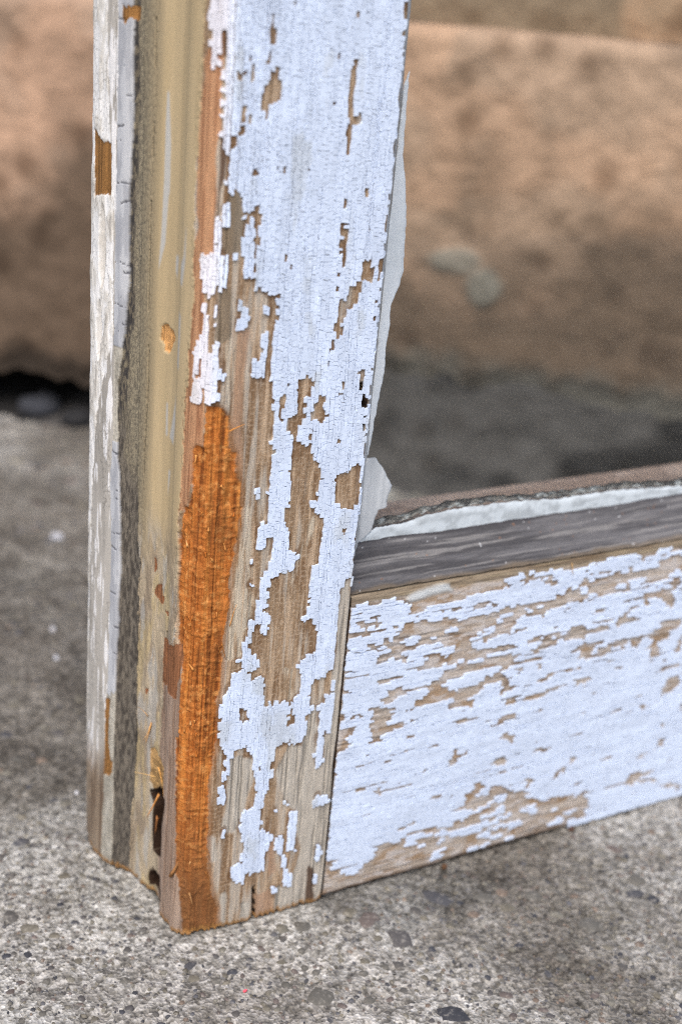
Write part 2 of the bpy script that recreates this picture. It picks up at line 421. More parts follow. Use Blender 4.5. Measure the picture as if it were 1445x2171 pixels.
# ---------------------------------------------------------------- helpers
random.seed(7)
RNG = np.random.default_rng(11)
COL = scene.collection
def lin(r, g, b):
    c = np.array([r, g, b], float) / 255
    return np.where(c <= 0.04045, c / 12.92, ((c + 0.055) / 1.055) ** 2.4)
def hsh(ix, iy, seed):
    h = (ix.astype(np.int64) * 374761393 + iy.astype(np.int64) * 668265263 + seed * 1442695041) & 0xFFFFFFFF
    h = ((h ^ (h >> 13)) * 1274126177) & 0xFFFFFFFF
    h = ((h ^ (h >> 16)) * 2246822519) & 0xFFFFFFFF
    return ((h ^ (h >> 15)) & 0xFFFFFF) / float(0xFFFFFF)
def vn(x, y, seed=0):
    x = np.asarray(x, float); y = np.asarray(y, float)
    x, y = np.broadcast_arrays(x, y)
    ix = np.floor(x); iy = np.floor(y); fx = x - ix; fy = y - iy
    fx = fx * fx * (3 - 2 * fx); fy = fy * fy * (3 - 2 * fy)
    a = hsh(ix, iy, seed); b = hsh(ix + 1, iy, seed); c = hsh(ix, iy + 1, seed); d = hsh(ix + 1, iy + 1, seed)
    return (a * (1 - fx) + b * fx) * (1 - fy) + (c * (1 - fx) + d * fx) * fy
def fbm(x, y, seed=0, octv=4):
    s = 0; a = 0.5; t = 0
    for i in range(octv):
        s = s + a * vn(x * 2 ** i + 17.3 * i, y * 2 ** i + 9.1 * i, seed + i); t += a; a *= 0.55
    return s / t
def sstep(a, b, x):
    t = np.clip((x - a) / (b - a), 0, 1); return t * t * (3 - 2 * t)
def pts(flat):
    a = np.array(flat, float) / 10; return a.reshape(-1, 2)
class Mask:
    """bitmap of polygons over (u, z) in mm"""
    def __init__(self, u0, u1, z0, z1, res=0.1):
        self.u0, self.z0, self.res = u0, z0, res
        self.nu = int((u1 - u0) / res) + 1; self.nz = int((z1 - z0) / res) + 1
        self.m = np.zeros((self.nu, self.nz), bool)
    def fill(self, polys, val=True):
        for fl in polys:
            p = pts(fl)
            i0 = max(int((p[:, 0].min() - self.u0) / self.res) - 1, 0); i1 = min(int((p[:, 0].max() - self.u0) / self.res) + 2, self.nu)
            j0 = max(int((p[:, 1].min() - self.z0) / self.res) - 1, 0); j1 = min(int((p[:, 1].max() - self.z0) / self.res) + 2, self.nz)
            if i1 <= i0 or j1 <= j0: continue
            U = (self.u0 + np.arange(i0, i1) * self.res)[:, None]; Z = (self.z0 + np.arange(j0, j1) * self.res)[None, :]
            ins = np.zeros((i1 - i0, j1 - j0), bool)
            for k in range(len(p)):
                (xa, ya), (xb, yb) = p[k], p[(k + 1) % len(p)]
                if ya == yb: continue
                c = ((ya > Z) != (yb > Z)) & (U < (xb - xa) * (Z - ya) / (yb - ya) + xa)
                ins ^= c
            self.m[i0:i1, j0:j1][ins] = val
        return self
    def at(self, u, z):
        i = np.clip(np.rint((np.asarray(u) - self.u0) / self.res).astype(int), 0, self.nu - 1)
        j = np.clip(np.rint((np.asarray(z) - self.z0) / self.res).astype(int), 0, self.nz - 1)
        return self.m[i, j]
    def soft(self, rad):
        """box-blurred copy as a float sampler"""
        a = self.m.astype(np.float32); n = max(int(rad / self.res), 1)
        for ax in (0, 1):
            for _ in range(2):
                c = np.cumsum(np.concatenate([np.repeat(np.take(a, [0], ax), n + 1, ax), a, np.repeat(np.take(a, [-1], ax), n, ax)], ax), ax)
                L = a.shape[ax]
                a = (np.take(c, np.arange(2 * n + 1, 2 * n + 1 + L), ax) - np.take(c, np.arange(0, L), ax)) / (2 * n + 1)
        self.f = a
        def s(u, z):
            i = np.clip(np.rint((np.asarray(u) - self.u0) / self.res).astype(int), 0, self.nu - 1)
            j = np.clip(np.rint((np.asarray(z) - self.z0) / self.res).astype(int), 0, self.nz - 1)
            return a[i, j]
        return s
def mesh_obj(name, V, F4, mat, parent=None, col=None, uv=None, smooth=True, F3=None):
    """one mesh object from numpy arrays in mm"""
    me = bpy.data.meshes.new(name)
    V = np.asarray(V, float); nq = 0 if F4 is None else len(F4); nt = 0 if F3 is None else len(F3)
    me.vertices.add(len(V)); me.vertices.foreach_set('co', (V * MM).astype(np.float32).ravel())
    loops = np.concatenate(([np.asarray(F4).ravel()] if nq else []) + ([np.asarray(F3).ravel()] if nt else [])).astype(np.int32)
    starts = np.concatenate([np.arange(nq) * 4, nq * 4 + np.arange(nt) * 3]).astype(np.int32)
    me.loops.add(len(loops)); me.loops.foreach_set('vertex_index', loops)
    me.polygons.add(nq + nt); me.polygons.foreach_set('loop_start', starts)
    me.polygons.foreach_set('use_smooth', np.full(nq + nt, smooth, bool))
    me.update(calc_edges=True); me.validate()
    if col is not None:
        a = me.attributes.new('Col', 'FLOAT_COLOR', 'POINT')
        c = np.ones((len(V), 4), np.float32); c[:, :np.shape(col)[1]] = col; a.data.foreach_set('color', c.ravel())     # alpha: how much wood grain shows
    if uv is not None:
        a = me.attributes.new('Surf', 'FLOAT_VECTOR', 'POINT')
        c = np.zeros((len(V), 3), np.float32); c[:, :2] = uv; a.data.foreach_set('vector', c.ravel())
    me.materials.append(mat)
    o = bpy.data.objects.new(name, me); COL.objects.link(o)
    if parent: o.parent = parent
    return o
def grid_faces(nu, nz, flip=False):
    i, j = np.meshgrid(np.arange(nu - 1), np.arange(nz - 1), indexing='ij')
    a = (i * nz + j).ravel(); b = a + nz; c = b + 1; d = a + 1
    return np.stack([a, d, c, b] if flip else [a, b, c, d], 1)
def box_vf(x0, x1, y0, y1, z0, z1):
    V = np.array([(x, y, z) for x in (x0, x1) for y in (y0, y1) for z in (z0, z1)], float)
    F = np.array([(0, 1, 3, 2), (4, 6, 7, 5), (0, 4, 5, 1), (2, 3, 7, 6), (0, 2, 6, 4), (1, 5, 7, 3)])
    return V, F
def tag(o, label=None, cat=None, group=None, kind=None):
    if label: o['label'] = label
    if cat: o['category'] = cat
    if group: o['group'] = group
    if kind: o['kind'] = kind
    return o
def empty(name, loc=(0, 0, 0)):
    o = bpy.data.objects.new(name, None); COL.objects.link(o); o.location = loc; o.empty_display_size = 0.02
    return o

# ---------------------------------------------------------------- materials
def new_mat(name):
    m = bpy.data.materials.new(name); m.use_nodes = True
    nt = m.node_tree; b = nt.nodes['Principled BSDF']
    return m, nt, b
def N(nt, t, **kw):
    n = nt.nodes.new(t)
    for k, v in kw.items(): setattr(n, k, v)
    return n
def mixc(nt, fac, a, b, mode='MIX'):
    m = N(nt, 'ShaderNodeMix', data_type='RGBA', blend_type=mode)
    if isinstance(fac, float): m.inputs['Factor'].default_value = fac
    else: nt.links.new(fac, m.inputs['Factor'])
    for s, v in ((m.inputs['A'], a), (m.inputs['B'], b)):
        if isinstance(v, (tuple, list, np.ndarray)): s.default_value = (*[float(q) for q in v], 1)
        else: nt.links.new(v, s)
    return m.outputs['Result']
def mul_color(nt, a, fac_socket, lo, hi):
    """a * lerp(lo, hi, fac)"""
    mr = N(nt, 'ShaderNodeMapRange'); mr.inputs['To Min'].default_value = lo; mr.inputs['To Max'].default_value = hi
    nt.links.new(fac_socket, mr.inputs['Value'])
    vm = N(nt, 'ShaderNodeVectorMath', operation='SCALE')
    nt.links.new(a, vm.inputs[0]); nt.links.new(mr.outputs[0], vm.inputs['Scale'])
    return vm.outputs[0]
def surf_noise(nt, scale_xyz, detail=3, rough=0.6, src='Surf'):
    at = N(nt, 'ShaderNodeAttribute', attribute_name=src)
    mp = N(nt, 'ShaderNodeMapping'); mp.inputs['Scale'].default_value = scale_xyz
    nt.links.new(at.outputs['Vector'], mp.inputs['Vector'])
    n = N(nt, 'ShaderNodeTexNoise'); n.inputs['Scale'].default_value = 1.0; n.inputs['Detail'].default_value = detail; n.inputs['Roughness'].default_value = rough
    nt.links.new(mp.outputs[0], n.inputs['Vector'])
    return n.outputs['Fac']
def attr_mat(name, rough, grain, amt, speck, samt, bump, bdist, spec=0.3):
    """colour from the mesh, times a stretched grain and a fine speckle; bump from the same"""
    m, nt, b = new_mat(name)
    at = N(nt, 'ShaderNodeAttribute', attribute_name='Col')
    g = surf_noise(nt, grain, 4); s = surf_noise(nt, speck, 2)
    c = mul_color(nt, at.outputs['Color'], g, 1 - amt, 1 + amt)
    c = mul_color(nt, c, s, 1 - samt, 1 + samt)
    c = mixc(nt, at.outputs['Alpha'], at.outputs['Color'], c)
    nt.links.new(c, b.inputs['Base Color'])
    b.inputs['Roughness'].default_value = rough; b.inputs['Specular IOR Level'].default_value = spec
    ad = N(nt, 'ShaderNodeMath', operation='ADD'); nt.links.new(g, ad.inputs[0]); nt.links.new(s, ad.inputs[1])
    bp = N(nt, 'ShaderNodeBump'); bp.inputs['Strength'].default_value = bump; bp.inputs['Distance'].default_value = bdist * MM
    sm = N(nt, 'ShaderNodeMath', operation='MULTIPLY'); nt.links.new(at.outputs['Alpha'], sm.inputs[0]); sm.inputs[1].default_value = bump; nt.links.new(sm.outputs[0], bp.inputs['Strength'])
    nt.links.new(ad.outputs[0], bp.inputs['Height']); nt.links.new(bp.outputs[0], b.inputs['Normal'])
    return m
M_wood = attr_mat('weathered_wood_upright', 0.8, (4.0, 0.25, 1), 0.55, (5, 5, 1), 0.40, 0.9, 0.18, 0.2)
M_wood_h = attr_mat('weathered_wood_level', 0.8, (0.25, 4.0, 1), 0.5, (5, 5, 1), 0.4, 0.9, 0.18, 0.2)
M_paint = attr_mat('white_paint', 0.5, (0.6, 0.25, 1), 0.06, (6, 6, 1), 0.06, 0.25, 0.03, 0.4)
M_putty = attr_mat('weathered_putty', 0.75, (0.3, 2.0, 1), 0.35, (4, 4, 1), 0.55, 0.7, 0.15, 0.3)
M_glasspaint = attr_mat('paint_on_glass', 0.45, (0.5, 0.5, 1), 0.12, (3, 3, 1), 0.14, 0.3, 0.08, 0.4)
M_fibre = attr_mat('torn_fibre', 0.8, (2, 2, 1), 0.3, (6, 6, 1), 0.2, 0.3, 0.05, 0.2)

def glass_mat():
    m, nt, b = new_mat('window_glass')
    out = nt.nodes['Material Output']; nt.nodes.remove(b)
    tr = N(nt, 'ShaderNodeBsdfTransparent'); tr.inputs[0].default_value = (0.97, 0.985, 0.975, 1)
    gl = N(nt, 'ShaderNodeBsdfGlossy'); gl.inputs['Roughness'].default_value = 0.02
    lw = N(nt, 'ShaderNodeLayerWeight'); pw = N(nt, 'ShaderNodeMath', operation='POWER'); pw.inputs[1].default_value = 5
    nt.links.new(lw.outputs['Facing'], pw.inputs[0])
    fr = N(nt, 'ShaderNodeMath', operation='MULTIPLY_ADD'); fr.inputs[1].default_value = 0.9; fr.inputs[2].default_value = 0.025
    nt.links.new(pw.outputs[0], fr.inputs[0])
    mx = N(nt, 'ShaderNodeMixShader')
    nt.links.new(fr.outputs[0], mx.inputs[0]); nt.links.new(tr.outputs[0], mx.inputs[1]); nt.links.new(gl.outputs[0], mx.inputs[2])
    nt.links.new(mx.outputs[0], out.inputs['Surface'])
    return m
M_glass = glass_mat()

# ---------------------------------------------------------------- ground
def obj_noise(nt, scale, detail=3, rough=0.6, vec=None):
    n = N(nt, 'ShaderNodeTexNoise'); n.inputs['Scale'].default_value = scale; n.inputs['Detail'].default_value = detail; n.inputs['Roughness'].default_value = rough
    if vec is None:
        g = N(nt, 'ShaderNodeNewGeometry'); vec = g.outputs['Position']
    nt.links.new(vec, n.inputs['Vector'])
    return n.outputs['Fac']
def ramp(nt, fac, stops, interp='LINEAR'):
    r = N(nt, 'ShaderNodeValToRGB'); e = r.color_ramp.elements; r.color_ramp.interpolation = interp
    while len(e) > 1: e.remove(e[-1])
    e[0].position = stops[0][0]; e[0].color = (*stops[0][1], 1)
    for p, c in stops[1:]:
        k = e.new(p); k.color = (*c, 1)
    nt.links.new(fac, r.inputs['Fac'])
    return r.outputs['Color']
def ground_mat():
    m, nt, b = new_mat('worn_concrete')
    g = N(nt, 'ShaderNodeNewGeometry'); P = g.outputs['Position']
    # sand grains, about 0.7 mm
    vo = N(nt, 'ShaderNodeTexVoronoi'); vo.inputs['Scale'].default_value = 1250; nt.links.new(P, vo.inputs['Vector'])
    sep = N(nt, 'ShaderNodeSeparateColor'); nt.links.new(vo.outputs['Color'], sep.inputs[0])
    grain = ramp(nt, sep.outputs[0], [(0.0, lin(70, 69, 69)), (0.24, lin(104, 102, 99)), (0.42, lin(160, 157, 150)), (0.7, lin(212, 211, 206)), (1.0, lin(244, 244, 242))])
    n1 = obj_noise(nt, 420, 4, 0.65, P)
    cement = ramp(nt, n1, [(0.32, lin(84, 83, 82)), (0.47, lin(170, 168, 161)), (0.60, lin(226, 225, 221))])
    c = mixc(nt, 0.5, grain, cement)
    n2 = obj_noise(nt, 60, 3, 0.6, P)
    c = mixc(nt, ramp(nt, n2, [(0.36, (0.75,) * 3), (0.62, (0, 0, 0))]), c, mixc(nt, 1.0, c, lin(188, 184, 180), 'MULTIPLY'))
    n4 = obj_noise(nt, 170, 3, 0.6, P)
    c = mul_color(nt, c, n4, 0.35, 1.42)
    n3 = obj_noise(nt, 9, 4, 0.6, P)
    at = N(nt, 'ShaderNodeAttribute', attribute_name='Col')      # soil ground into the surface away from the sash
    c = mixc(nt, 1.0, c, at.outputs['Color'], 'MULTIPLY')
    c = mixc(nt, ramp(nt, n3, [(0.42, (0, 0, 0)), (0.7, (0.5,) * 3)]), c, mixc(nt, 1.0, c, lin(198, 186, 178), 'MULTIPLY'))
    nt.links.new(c, b.inputs['Base Color'])
    b.inputs['Roughness'].default_value = 0.85; b.inputs['Specular IOR Level'].default_value = 0.25
    ad = N(nt, 'ShaderNodeMath', operation='ADD'); nt.links.new(n1, ad.inputs[0]); nt.links.new(vo.outputs['Distance'], ad.inputs[1])
    bp = N(nt, 'ShaderNodeBump'); bp.inputs['Strength'].default_value = 0.9; bp.inputs['Distance'].default_value = 0.5 * MM
    nt.links.new(ad.outputs[0], bp.inputs['Height']); nt.links.new(bp.outputs[0], b.inputs['Normal'])
    return m
M_ground = ground_mat()
def ground_h(x, y):
    h = 0.26 * (fbm(x * 0.9, y * 0.9, 31, 3) - 0.5) + 0.6 * (fbm(x * 0.12, y * 0.12, 35, 3) - 0.5)
    h = h + 2.2 * (fbm(x * 0.10 + 5, y * 0.035, 41, 3) - 0.5) * sstep(60, 160, y)
    h = h - 0.5 * sstep(0.66, 0.8, vn(x * 0.5, y * 0.5, 39))
    return h
def axis(lo, flo, fhi, hi, step):
    a = list(np.arange(flo, fhi + step / 2, step)); s = step; v = fhi
    while v < hi: s *= 1.12; v += s; a.append(v)
    s = step; v = flo; b = []
    while v > lo: s *= 1.12; v -= s; b.append(v)
    return np.array(b[::-1] + a)
gx = axis(-700, -60, 190, 1500, 0.55); gy = axis(-700, -95, 120, 1100, 0.55)
GX, GY = np.meshgrid(gx, gy, indexing='ij')
GZ = ground_h(GX, GY)
soil = sstep(0.40, 0.62, fbm(GX * 0.012 + 3, GY * 0.012, 51, 4) + 0.30 * sstep(35, 140, GY - 0.2 * GX) - 0.16)
gcol = np.ones(GX.shape + (3,)) * (1 - soil[..., None]) + soil[..., None] * lin(182, 178, 173)
ridge_ = fbm(GX * 0.10 + 5, GY * 0.035, 41, 3); gcol = gcol * (1 - (.75 * (ridge_ - .5) * -1 * sstep(50, 120, GY))[..., None]).clip(.5, 1.25)
dark_patch = sstep(1.1, .6, np.sqrt(((GX - 56) / 24) ** 2 + ((GY + 8 + .12 * (GX - 56)) / 11) ** 2) + .9 * (fbm(GX * .09, GY * .09, 55, 4) - .5))     # darker ragged patch in front of the rail
gcol = gcol * (1 - .42 * dark_patch[..., None])
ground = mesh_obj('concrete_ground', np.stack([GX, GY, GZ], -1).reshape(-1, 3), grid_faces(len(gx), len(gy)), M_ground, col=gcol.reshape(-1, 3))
tag(ground, 'worn grey concrete with exposed pebbles under the sash', kind='structure')

def pebble_mat():
    m, nt, b = new_mat('pebble_stone')
    at = N(nt, 'ShaderNodeAttribute', attribute_name='Col')
    n = obj_noise(nt, 900, 3, 0.6); n2 = obj_noise(nt, 2600, 2)
    c = mul_color(nt, at.outputs['Color'], n, 0.65, 1.35); c = mul_color(nt, c, n2, 0.75, 1.25)
    c = mixc(nt, ramp(nt, n, [(0.56, (0, 0, 0)), (0.68, (0.35,) * 3)]), c, lin(176, 170, 160))     # cement still stuck to it
    nt.links.new(c, b.inputs['Base Color']); b.inputs['Roughness'].default_value = 0.7; b.inputs['Specular IOR Level'].default_value = 0.35
    bp = N(nt, 'ShaderNodeBump'); bp.inputs['Strength'].default_value = 0.6; bp.inputs['Distance'].default_value = 0.2 * MM
    nt.links.new(n, bp.inputs['Height']); nt.links.new(bp.outputs[0], b.inputs['Normal'])
    return m
M_pebble = pebble_mat()
PEB_COL = [lin(106, 103, 97), lin(94, 91, 91), lin(118, 113, 102), lin(86, 86, 90), lin(104, 94, 90), lin(124, 120, 110), lin(68, 69, 75), lin(108, 103, 92), lin(100, 97, 94), lin(118, 104, 93)]
def pebble_shape(seed, nseg=8):
    """flat dome: rim ring sunk in the cement, shoulder ring, crown"""
    r = np.random.default_rng(seed)
    a = np.arange(nseg) * 2 * math.pi / nseg + r.uniform(-0.2, 0.2, nseg)
    rr = r.uniform(0.72, 1.12, nseg)
    asp = r.uniform(0.6, 0.95)
    rim = np.stack([np.cos(a) * rr, np.sin(a) * rr * asp, np.full(nseg, -0.35)], 1)
    sh = np.stack([np.cos(a) * rr * 0.74, np.sin(a) * rr * asp * 0.74, r.uniform(0.10, 0.2, nseg)], 1)
    V = np.concatenate([rim, sh, [[0, 0, 0.24]]])
    F4 = [(i, (i + 1) % nseg, nseg + (i + 1) % nseg, nseg + i) for i in range(nseg)]
    F3 = [(nseg + i, nseg + (i + 1) % nseg, 2 * nseg) for i in range(nseg)]
    return V, F4, F3
peb_mesh = []
for k in range(20):
    V, F4, F3 = pebble_shape(100 + k)
    t = mesh_obj('pebble', V * 1.0, F4, M_pebble, col=np.tile(PEB_COL[k % 10] * random.uniform(0.7, 1.05), (len(V), 1)), F3=F3)
    peb_mesh.append(t.data); bpy.data.objects.remove(t)
def blocked(x, y):
    return -1.5 < x < 200 and -1.5 < y < 49
PEB = []
# the larger stones where they lie, mm on the ground: x, y, radius x, turn, colour index
def near(x, y, r):
    return any((x - a) ** 2 + (y - b) ** 2 < (0.8 * (r + c)) ** 2 for a, b, c in PEB)
BIGST = [(18.2, -28.5, 3.59, 0), (44.7, -19.4, 4.08, 1), (61.5, -10.4, 4.75, 3), (42.0, -10.4, 3.71, 4), (40.1, -6.5, 2.41, 7), (65.0, -19.2, 1.56, 9), (39.6, -45.2, 4.41, 6), (38.9, -26.8, 1.88, 8), (15.1, -9.1, 1.14, 4), (11.1, -11.5, 1.02, 3), (16.5, -15.2, 1.44, 7), (17.5, -19.2, 1.02, 4), (27.2, -6.3, 2.35, 0), (21.2, -8.2, 1.47, 8), (31.0, -10.0, 1.17, 7), (36.0, -10.9, 1.18, 8), (24.5, -32.1, 0.8, 6), (26.4, -34.2, 1.4, 0), (20.4, -33.1, 1.29, 4), (16.0, -35.6, 1.27, 3), (9.1, -25.7, 1.08, 4), (6.3, -25.4, 0.98, 7), (32.9, -23.0, 1.46, 7), (30.2, -26.2, 1.23, 0), (35.7, -26.2, 1.04, 0), (34.7, -34.5, 1.22, 8), (67.0, -32.8, 1.52, 6), (66.1, -43.5, 1.38, 3), (82.3, -19.1, 2.53, 0), (73.7, -20.3, 2.71, 7), (105.2, -28.8, 2.82, 3), (87.0, -33.6, 3.38, 0), (82.4, -27.4, 2.04, 5), (114.2, -11.7, 2.47, 4), (64.1, -38.0, 1.5, 8), (60.2, -38.8, 0.85, 8), (57.4, -20.6, 1.53, 7), (-10.9, 2.4, 1.42, 8), (-1.0, -7.7, 1.82, 3), (-2.1, 0.0, 0.82, 6), (-4.2, 11.8, 0.94, 6), (-12.2, 33.6, 1.95, 7), (-17.6, -3.8, 0.89, 5), (-15.7, -6.7, 1.28, 0), (-21.3, 8.3, 0.9, 9), (-30.2, 9.8, 1.39, 6), (-15.6, -11.0, 0.87, 6), (-24.9, 31.4, 0.74, 9), (22.7, -13.6, 1.04, 0), (53.8, -11.9, 2.22, 8), (71.1, -14.9, 2.73, 0), (72.1, -47.3, 1.49, 0), (82.9, -48.8, 1.73, 8), (70.6, -53.5, 1.46, 4), (41.1, -33.2, 1.24, 7), (49.7, -40.0, 1.45, 0), (1.3, -14.9, 1.2, 0), (-3.5, -17.7, 0.88, 4), (-0.3, -25.8, 1.35, 8), (-30.0, 0.1, 0.97, 0), (-26.2, -14.9, 1.13, 7), (-14.7, -18.8, 0.96, 8), (97.5, -45.4, 1.57, 0), (82.6, -59.3, 1.27, 7), (57.4, -52.3, 1.43, 4)]
def add_pebble(x, y, r, k, rot, hgt=1.0, col=None):
    o = bpy.data.objects.new('pebble', peb_mesh[k]); COL.objects.link(o); o.parent = ground
    gs = ground_h(x + r * np.array([0, .6, -.6, 0, 0, .4, -.4]), y + r * np.array([0, 0, 0, .6, -.6, .4, -.4])); o.location = (x * MM, y * MM, float(.6 * gs.max() + .4 * gs.mean() + .13) * MM); o.rotation_euler = (random.uniform(-.06, .06), random.uniform(-.06, .06), rot)
    o.scale = (r, r, min(1.6, 0.55 + 0.22 * r) * hgt)
    PEB.append((x, y, r))
for x, y, r, k in BIGST:
    add_pebble(x, y, r, k, random.uniform(0, 6.28), 0.9)
tries = 0
while len(PEB) < 300 and tries < 30000:
    tries += 1
    x = random.uniform(-45, 130); y = random.uniform(-70, 40)
    if x * 0.855 - y * 0.0 < -60 or blocked(x, y): continue
    # nothing that lies outside the view to the lower left and lower right
    if y < -8 - (x + 43) * 0.49 - 3: continue
    if x > 150: continue
    r = min(2.6, 0.75 * math.exp(random.gauss(0, 0.42)))
    if r < 0.6 or near(x, y, r): continue
    add_pebble(x, y, r, random.randrange(20), random.uniform(0, 6.28))
# the finer and farther gravel, one mesh
VV, FF4, FF3, CC = [], [], [], []; base = 0
cnt = 0
while cnt < 15000:
    if cnt < 10000:
        x = random.uniform(-60, 170); y = random.uniform(-95, 60); r = 0.47 * math.exp(random.gauss(0, 0.35))
    else:
        x = random.uniform(-40, 420); y = random.uniform(20, 420); r = 1.1 * math.exp(random.gauss(0, 0.5))
    cnt += 1
    if blocked(x, y) or near(x, y, r): continue
    V, F4, F3 = pebble_shape(random.randrange(40), 5)
    a = random.uniform(0, 6.28); ca, sa = math.cos(a), math.sin(a)
    W = np.stack([(V[:, 0] * ca - V[:, 1] * sa) * r + x, (V[:, 0] * sa + V[:, 1] * ca) * r + y, V[:, 2] * (0.5 + 0.3 * r) + float(ground_h(x, y)) + .10], 1)
    VV.append(W); FF4 += [tuple(i + base for i in f) for f in F4]; FF3 += [tuple(i + base for i in f) for f in F3]
    CC.append(np.tile(PEB_COL[random.randrange(10)] * random.uniform(0.65, 1.2), (len(V), 1))); base += len(V)
grit = mesh_obj('fine_gravel', np.concatenate(VV), FF4, M_pebble, ground, np.concatenate(CC), F3=FF3)
tag(grit, kind='stuff')

# ---------------------------------------------------------------- concrete step behind
WO = np.array([105., 383.]); WT = np.array([132., -145.]) / math.hypot(132, 145); WNRM = np.array([WT[1], -WT[0]])   # WNRM points to the camera side
if WNRM @ (np.array([-119., -220.]) - WO) < 0: WNRM = -WNRM
def wall_pt(a, z, d):
    return np.stack([WO[0] + WT[0] * a + WNRM[0] * d, WO[1] + WT[1] * a + WNRM[1] * d, z], -1)
def step_mat(name, base, dark, spot):
    m, nt, b = new_mat(name)
    at = N(nt, 'ShaderNodeAttribute', attribute_name='Col')
    n1 = obj_noise(nt, 130, 4, 0.6); n2 = obj_noise(nt, 45, 3, 0.6); n3 = obj_noise(nt, 500, 2)
    c = mul_color(nt, at.outputs['Color'], n1, 0.72, 1.28); c = mul_color(nt, c, n2, 0.8, 1.2); c = mul_color(nt, c, n3, 0.85, 1.15)
    vo = N(nt, 'ShaderNodeTexVoronoi'); vo.inputs['Scale'].default_value = 48; vo.inputs['Randomness'].default_value = 1.0
    g = N(nt, 'ShaderNodeNewGeometry'); nt.links.new(g.outputs['Position'], vo.inputs['Vector'])
    c = mixc(nt, ramp(nt, vo.outputs['Distance'], [(0.10, (0.6,) * 3), (0.34, (0, 0, 0))]), c, mixc(nt, 1.0, c, lin(*spot), 'MULTIPLY'))
    nt.links.new(c, b.inputs['Base Color']); b.inputs['Roughness'].default_value = 0.9; b.inputs['Specular IOR Level'].default_value = 0.2
    bp = N(nt, 'ShaderNodeBump'); bp.inputs['Strength'].default_value = 0.8; bp.inputs['Distance'].default_value = 2 * MM
    nt.links.new(n1, bp.inputs['Height']); nt.links.new(bp.outputs[0], b.inputs['Normal'])
    return m
M_step = step_mat('mottled_concrete', None, None, (150, 140, 130))
step = empty('concrete_step', (WO[0] * MM, WO[1] * MM, 0))
tag(step, 'tan concrete step with a mottled riser, darker towards the bottom, and dark gap below, blurred behind the sash', 'step')
def step_part(name, V, F, col, F3=None):
    V = np.asarray(V, float) - np.array([WO[0], WO[1], 0])
    return mesh_obj(name, V, F, M_step, step, col, F3=F3)
# riser: rows run up the face, over a rounded nose and back along the tread
aa = np.arange(-160, 420, 2.0)
rows = [(z, 0.0) for z in np.arange(0, 168, 2.0)] + [(174 - 6 + 6 * math.sin(t), -(6 - 6 * math.cos(t))) for t in np.linspace(0, math.pi / 2, 7)] + [(174.0, -6 - q) for q in np.arange(2, 70, 4.0)]
A, Rw = np.meshgrid(aa, np.arange(len(rows)), indexing='ij')
Z0 = np.array([r[0] for r in rows])[Rw]; D0 = np.array([r[1] for r in rows])[Rw]
zlow = 20 + 24 * sstep(20, 200, aa) + 9 * (fbm(aa * 0.03, aa * 0, 61, 3) - 0.5) * 2 + 5 * (vn(aa * 0.15, aa * 0, 66) - 0.5)
nface = len(np.arange(0, 168, 2.0))
Zr = np.where(Rw < nface, zlow[:, None] + (Z0) * (168 - zlow[:, None]) / 168, Z0)
rel = 2.5 * (fbm(A * 0.02, Zr * 0.03 + D0 * .03, 62, 3) - 0.5) + 2.5 * (fbm(A * 0.12, Zr * 0.12, 63, 3) - 0.5)
lipin = 3 * (1 - sstep(0, 12, Zr - zlow[:, None])) * (Rw < nface)
D = D0 + rel * (Rw < nface + 4) - lipin
Zr = Zr + np.where(Rw >= nface + 4, 1.5 * (fbm(A * 0.03, D0 * 0.1, 64, 3) - 0.5), 0)
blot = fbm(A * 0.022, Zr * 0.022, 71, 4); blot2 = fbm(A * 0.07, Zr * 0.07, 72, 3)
low_dark = sstep(0.30, 0.80, blot * 0.8 + 0.55 * sstep(136, 58, Zr - 0.05 * A) - 0.03 + 0.25 * (blot2 - .5))  # blotchy darker tone, stronger towards the bottom of the riser
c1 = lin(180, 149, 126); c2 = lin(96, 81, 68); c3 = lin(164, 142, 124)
rc = c1 + (c3 - c1) * sstep(0.45, 0.65, fbm(A * 0.03 + 9, Zr * 0.03, 73, 3))[..., None] * 0.6
rc = rc * (1 - low_dark[..., None]) + c2 * low_dark[..., None]
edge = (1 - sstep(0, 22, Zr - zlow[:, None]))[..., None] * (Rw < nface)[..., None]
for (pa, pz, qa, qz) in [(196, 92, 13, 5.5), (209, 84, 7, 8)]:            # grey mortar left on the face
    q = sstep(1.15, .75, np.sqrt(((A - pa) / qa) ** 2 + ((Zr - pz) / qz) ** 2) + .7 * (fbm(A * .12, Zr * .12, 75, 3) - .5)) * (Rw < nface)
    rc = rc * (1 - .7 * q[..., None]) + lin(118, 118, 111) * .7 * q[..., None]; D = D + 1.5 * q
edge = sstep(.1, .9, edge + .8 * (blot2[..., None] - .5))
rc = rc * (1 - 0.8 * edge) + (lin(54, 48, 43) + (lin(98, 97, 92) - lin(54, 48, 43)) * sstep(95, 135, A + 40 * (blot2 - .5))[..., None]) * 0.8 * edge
step_part('riser', wall_pt(A, Zr, D).reshape(-1, 3), grid_faces(*A.shape), rc.reshape(-1, 3))
